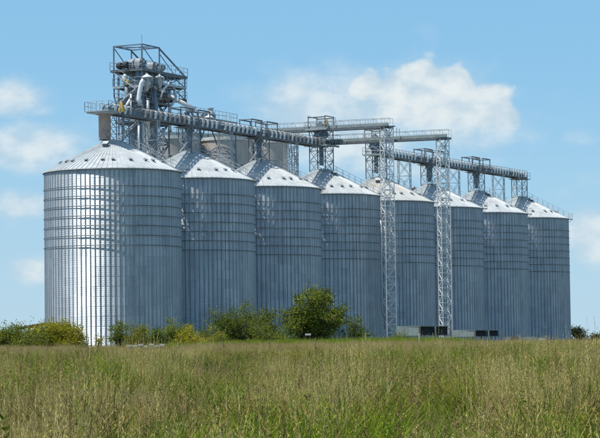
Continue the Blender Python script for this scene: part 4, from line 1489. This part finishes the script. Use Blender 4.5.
plant('bush', 388, 412, 330, 342, 256, 'low bright weedy bush against the pale shed wall', [('olive', 2), ('bush_mid', 1)], nclump=10, nl=60, leaf=0.14, seed=25, group=GRP)
plant('leafy_tree', 568, 586, 325, 342, 430, 'small dark tree far off beside the last bin', [('greyleaf', 1)], 'tree', nclump=20, nl=90, leaf=0.28, seed=26, shape='round')
plant('leafy_tree', 586, 612, 333, 343, 470, 'distant low dark tree at the right edge', [('greyleaf', 1)], 'tree', nclump=16, nl=80, leaf=0.28, seed=27)

# ------------------------------------------------------------------ low farm things at the foot of the bins
def shed(px0, px1, ytop, ybot, Z, ratio, label, open_bays, legs=0.0, back=None):
    """low box shed turned so that a sunlit long wall faces left and a dark open side faces right"""
    a = W(px0, ytop, Z); b = W(px1, ytop, Z)
    zt = a.z; zb = W(px0, ybot, Z).z
    w = b.x - a.x
    root = thing('open_shed', (a.x + w * ratio, Z, GB), label, 'shed')
    th = R_(20)
    n = Vector((a.x + w * ratio, Z, 0))            # near corner
    wl = w * ratio / cos(th); wr = w * (1 - ratio) / cos(R_(28))
    dl = Vector((-cos(th), sin(th), 0)); dr = Vector((cos(R_(28)), sin(R_(28)), 0))
    nl = Vector((-sin(th), -cos(th), 0)); 
    h = zt - zb
    # left wall of upright sheets
    k = max(3, round(wl / 0.9))
    for i in range(k):
        c = n + dl * (wl * (i + 0.5) / k) + UP * (zb + h / 2)
        mb = MB().box(c, (wl / k - 0.02, 0.05, h), (dl, nl, UP))
        mb.box(c + dl * (wl / k * 0.48) , (0.05, 0.09, h), (dl, nl, UP))
        part('wall_sheet', mb, M['pale'], root)
    nr = Vector((sin(R_(28)), -cos(R_(28)), 0))
    # roof
    c = n + dl * wl * 0.5 + dr * wr * 0.5 + UP * (zt + 0.05)
    p = [n - dl * .1 - dr * .1, n + dl * (wl + .1), n + dl * (wl + .1) + dr * wr, n + dr * (wr + .1)]
    mb = MB()
    bb = len(mb.v)
    for z in (zt + 0.01, zt + 0.09):
        for q in p: mb.v.append(q + UP * z)
    mb.f += [(0, 1, 2, 3)[::-1], (4, 5, 6, 7), (0, 1, 5, 4), (1, 2, 6, 5), (2, 3, 7, 6), (3, 0, 4, 7)]
    part('roof', mb, M['pale'], root)
    # dark right side with posts: recessed back panels
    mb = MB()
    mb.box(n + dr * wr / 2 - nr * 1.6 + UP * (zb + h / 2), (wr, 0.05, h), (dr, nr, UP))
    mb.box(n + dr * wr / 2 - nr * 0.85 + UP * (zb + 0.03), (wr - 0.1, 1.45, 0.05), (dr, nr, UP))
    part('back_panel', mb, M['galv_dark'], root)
    for i in range(open_bays + 1):
        q = n + dr * (wr * i / open_bays)
        ubar('post', q + UP * (GB - 0.4), q + UP * (zt + 0.0), 0.16 if i else 0.2, M['pale'] if 0 < i < open_bays else M['wood'], root)
    for i in range(open_bays):  # near-black sheets stand in for the shade inside the open bays
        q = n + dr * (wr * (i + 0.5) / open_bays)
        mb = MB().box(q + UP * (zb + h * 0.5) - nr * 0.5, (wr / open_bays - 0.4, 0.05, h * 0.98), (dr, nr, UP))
        part('bay_shade_sheet', mb, M['dark'], root)
    if legs:
        for i in range(4):
            q = n + dl * (wl * (i + 0.3) / 4)
            ubar('leg', q + UP * (GB - 0.4), q + UP * zb, 0.12, M['wood'], root)
        for i in range(3):
            q = n + dr * (wr * (i + 0.5) / 3) - nr * 1.5
            ubar('leg', q + UP * (GB - 0.4), q + UP * zb, 0.12, M['wood'], root)
    return root
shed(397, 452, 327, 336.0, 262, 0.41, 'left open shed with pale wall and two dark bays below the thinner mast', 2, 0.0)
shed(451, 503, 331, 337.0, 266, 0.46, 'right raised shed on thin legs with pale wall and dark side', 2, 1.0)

# pale low wall and brown crate further right
a = W(505, 338, 264); b = W(537, 338, 264)
root = thing('low_wall', (a.x, 264, GB), 'low pale wall in the grass in front of the seventh bin', 'wall')
n = 6
for i in range(n):
    x0 = a.x + (b.x - a.x) * i / n
    mb = MB().box((x0 + (b.x - a.x) / n / 2, 264, GB + 0.35), ((b.x - a.x) / n - 0.03, 0.12, 0.9)); part('wall_panel', mb, M['pale'], root)
c = W(514.5, 338, 262.8)
root = thing('brown_crate', (c.x, c.y, GB), 'rusty brown crate leaning in front of the low pale wall', 'crate')
mb = MB()
for k in range(5): mb.box((c.x, c.y - 0.35, GB + 0.12 + k * 0.17), (0.9, 0.04, 0.14))
for k in (-0.4, 0.4): mb.box((c.x + k, c.y, GB + 0.45), (0.05, 0.64, 0.9))
part('slatted_front', mb, M['brown'], root)
c = W(542, 341, 262)
root = thing('concrete_block', (c.x, c.y, GB), 'pale concrete block lying in the grass right of the low wall', 'block')
mb = MB().box((c.x, c.y, GB + 0.28), (0.75, 0.5, 0.55)); mb.box((c.x, c.y, GB + 0.58), (0.6, 0.38, 0.06)); part('block_body', mb, M['slab'], root)

# white slabs in the grass left of centre
zs = ground_z(-16, 236)
pa, pb = W(127, 345.5, 236), W(165, 345.5, 236)
root = thing('slab_pile', (pa.x, 236, zs), 'row of bleached concrete slabs lying in the grass before the near bin', 'slabs')
n = 7
for i in range(n):
    x = pa.x + (pb.x - pa.x) * (i + 0.5) / n
    top = W(146, 344.6 + 0.9 * sin(i * 2.7), 236).z
    jit = 0.06 * sin(i * 2.3)
    tl = 0.10 * sin(i * 4.1)
    X_ = Vector((cos(tl), 0, sin(tl))); Z_ = Vector((-sin(tl), 0, cos(tl)))
    mb = MB().box((x, 236 + jit, top - 0.10), ((pb.x - pa.x) / n - 0.08 * (1 + i % 2), 1.4, 0.20), (X_, Vector((0, 1, 0)), Z_))
    mb.box((x, 236.1, (top + zs) / 2 - 0.16), (0.3, 0.9, top - zs - 0.1))
    part('slab', mb, M['slab'], root)
p = W(308, 334.5, 246)
root = thing('white_board', (p.x, p.y, ground_z(p.x, p.y)), 'small blank white board on two stakes in the weeds under the largest tree', 'board')
mb = MB().box(p, (0.6, 0.04, 0.2)); part('board_face', mb, M['slab'], root)
for k in (-0.22, 0.22):
    mb = MB().box((p.x + k, p.y + 0.04, (p.z + ground_z(p.x, p.y)) / 2 - 0.1), (0.06, 0.035, p.z - ground_z(p.x, p.y) + 0.3)); part('stake', mb, M['wood'], root)

# long low roof behind the dark bush on the left
a = W(17, 328.5, 300); b = W(60, 321.0, 300)
root = thing('barn', (a.x, 300, GB), 'long low barn with a brown sloping roof edge behind the left bushes', 'barn')
mb = MB()
for dy in (0, 6):
    mb.v += [Vector((a.x - .3, 300 + dy, a.z - .12)), Vector((b.x, 300 + dy, b.z - .12)), Vector((b.x, 300 + dy, b.z + .12)), Vector((a.x - .3, 300 + dy, a.z + .12))]
mb.f += [(0, 1, 2, 3), (7, 6, 5, 4), (3, 2, 6, 7), (0, 4, 5, 1), (0, 3, 7, 4), (1, 5, 6, 2)]
part('roof', mb, M['brown'], root)
for k in range(5):
    x = a.x + 0.2 + (b.x - a.x - 0.5) * k / 4
    z = a.z + (b.z - a.z) * (x - a.x) / (b.x - a.x) - 0.12
    ubar('post', Vector((x, 300.1, GB - 0.5)), Vector((x, 300.1, z)), 0.16, M['wood'], root)
mb = MB().box(((a.x + b.x) / 2, 305.8, GB + 0.7), (b.x - a.x, 0.1, 1.6)); part('back_wall', mb, M['galv_dark'], root)

# fence posts
POSTS = [(47, 342, 190, 'wood', 'dark fence post below the yellow bush', 1.1), (88, 340, 190, 'wood', 'thin fence post right of the yellow bush', 1.2),
         (178, 340, 190, 'wood', 'thin fence post right of the bleached slabs', 1.35), (223, 342, 190, 'wood', 'short pair-like post in the pinkish grass under the wide bush', 1.0),
         (269.5, 340.5, 190, 'wood', 'dark fence post just left of the largest tree', 1.3), (315.5, 338.5, 190, 'wood', 'thin fence post under the largest tree', 1.5),
         (366, 337, 190, 'wood', 'thin grey post in bright grass right of the small bush', 1.5), (419.3, 334, 200, 'whitepaint', 'tall white post in front of the left open shed', 1.9),
         (476, 337, 205, 'wood', 'thin dark post before the raised shed', 1.2)]
for (px, py, Z, mt, lab, hh) in POSTS:
    p = W(px, py, Z); gz_ = ground_z(p.x, Z)
    root = thing('fence_post', (p.x, Z, gz_), lab, 'post', 'posts standing in the meadow')
    lean = random.uniform(-0.04, 0.04)
    mb = MB().tube([(p.x, Z, gz_ - 0.2), (p.x + lean * .5, Z, (gz_ + p.z) / 2), (p.x + lean, Z, p.z), (p.x + lean, Z, p.z + 0.03)], [0.055, 0.05, 0.045, 0.02], 8)
    part('shaft', mb, M[mt], root)
    if mt == 'wood':
        for k in (0.3, 0.6):
            z = gz_ + (p.z - gz_) * k
            mb = MB().box((p.x, Z - 0.075, z), (0.05, 0.03, 0.05)); part('wire_clip', mb, M['galv'], root)
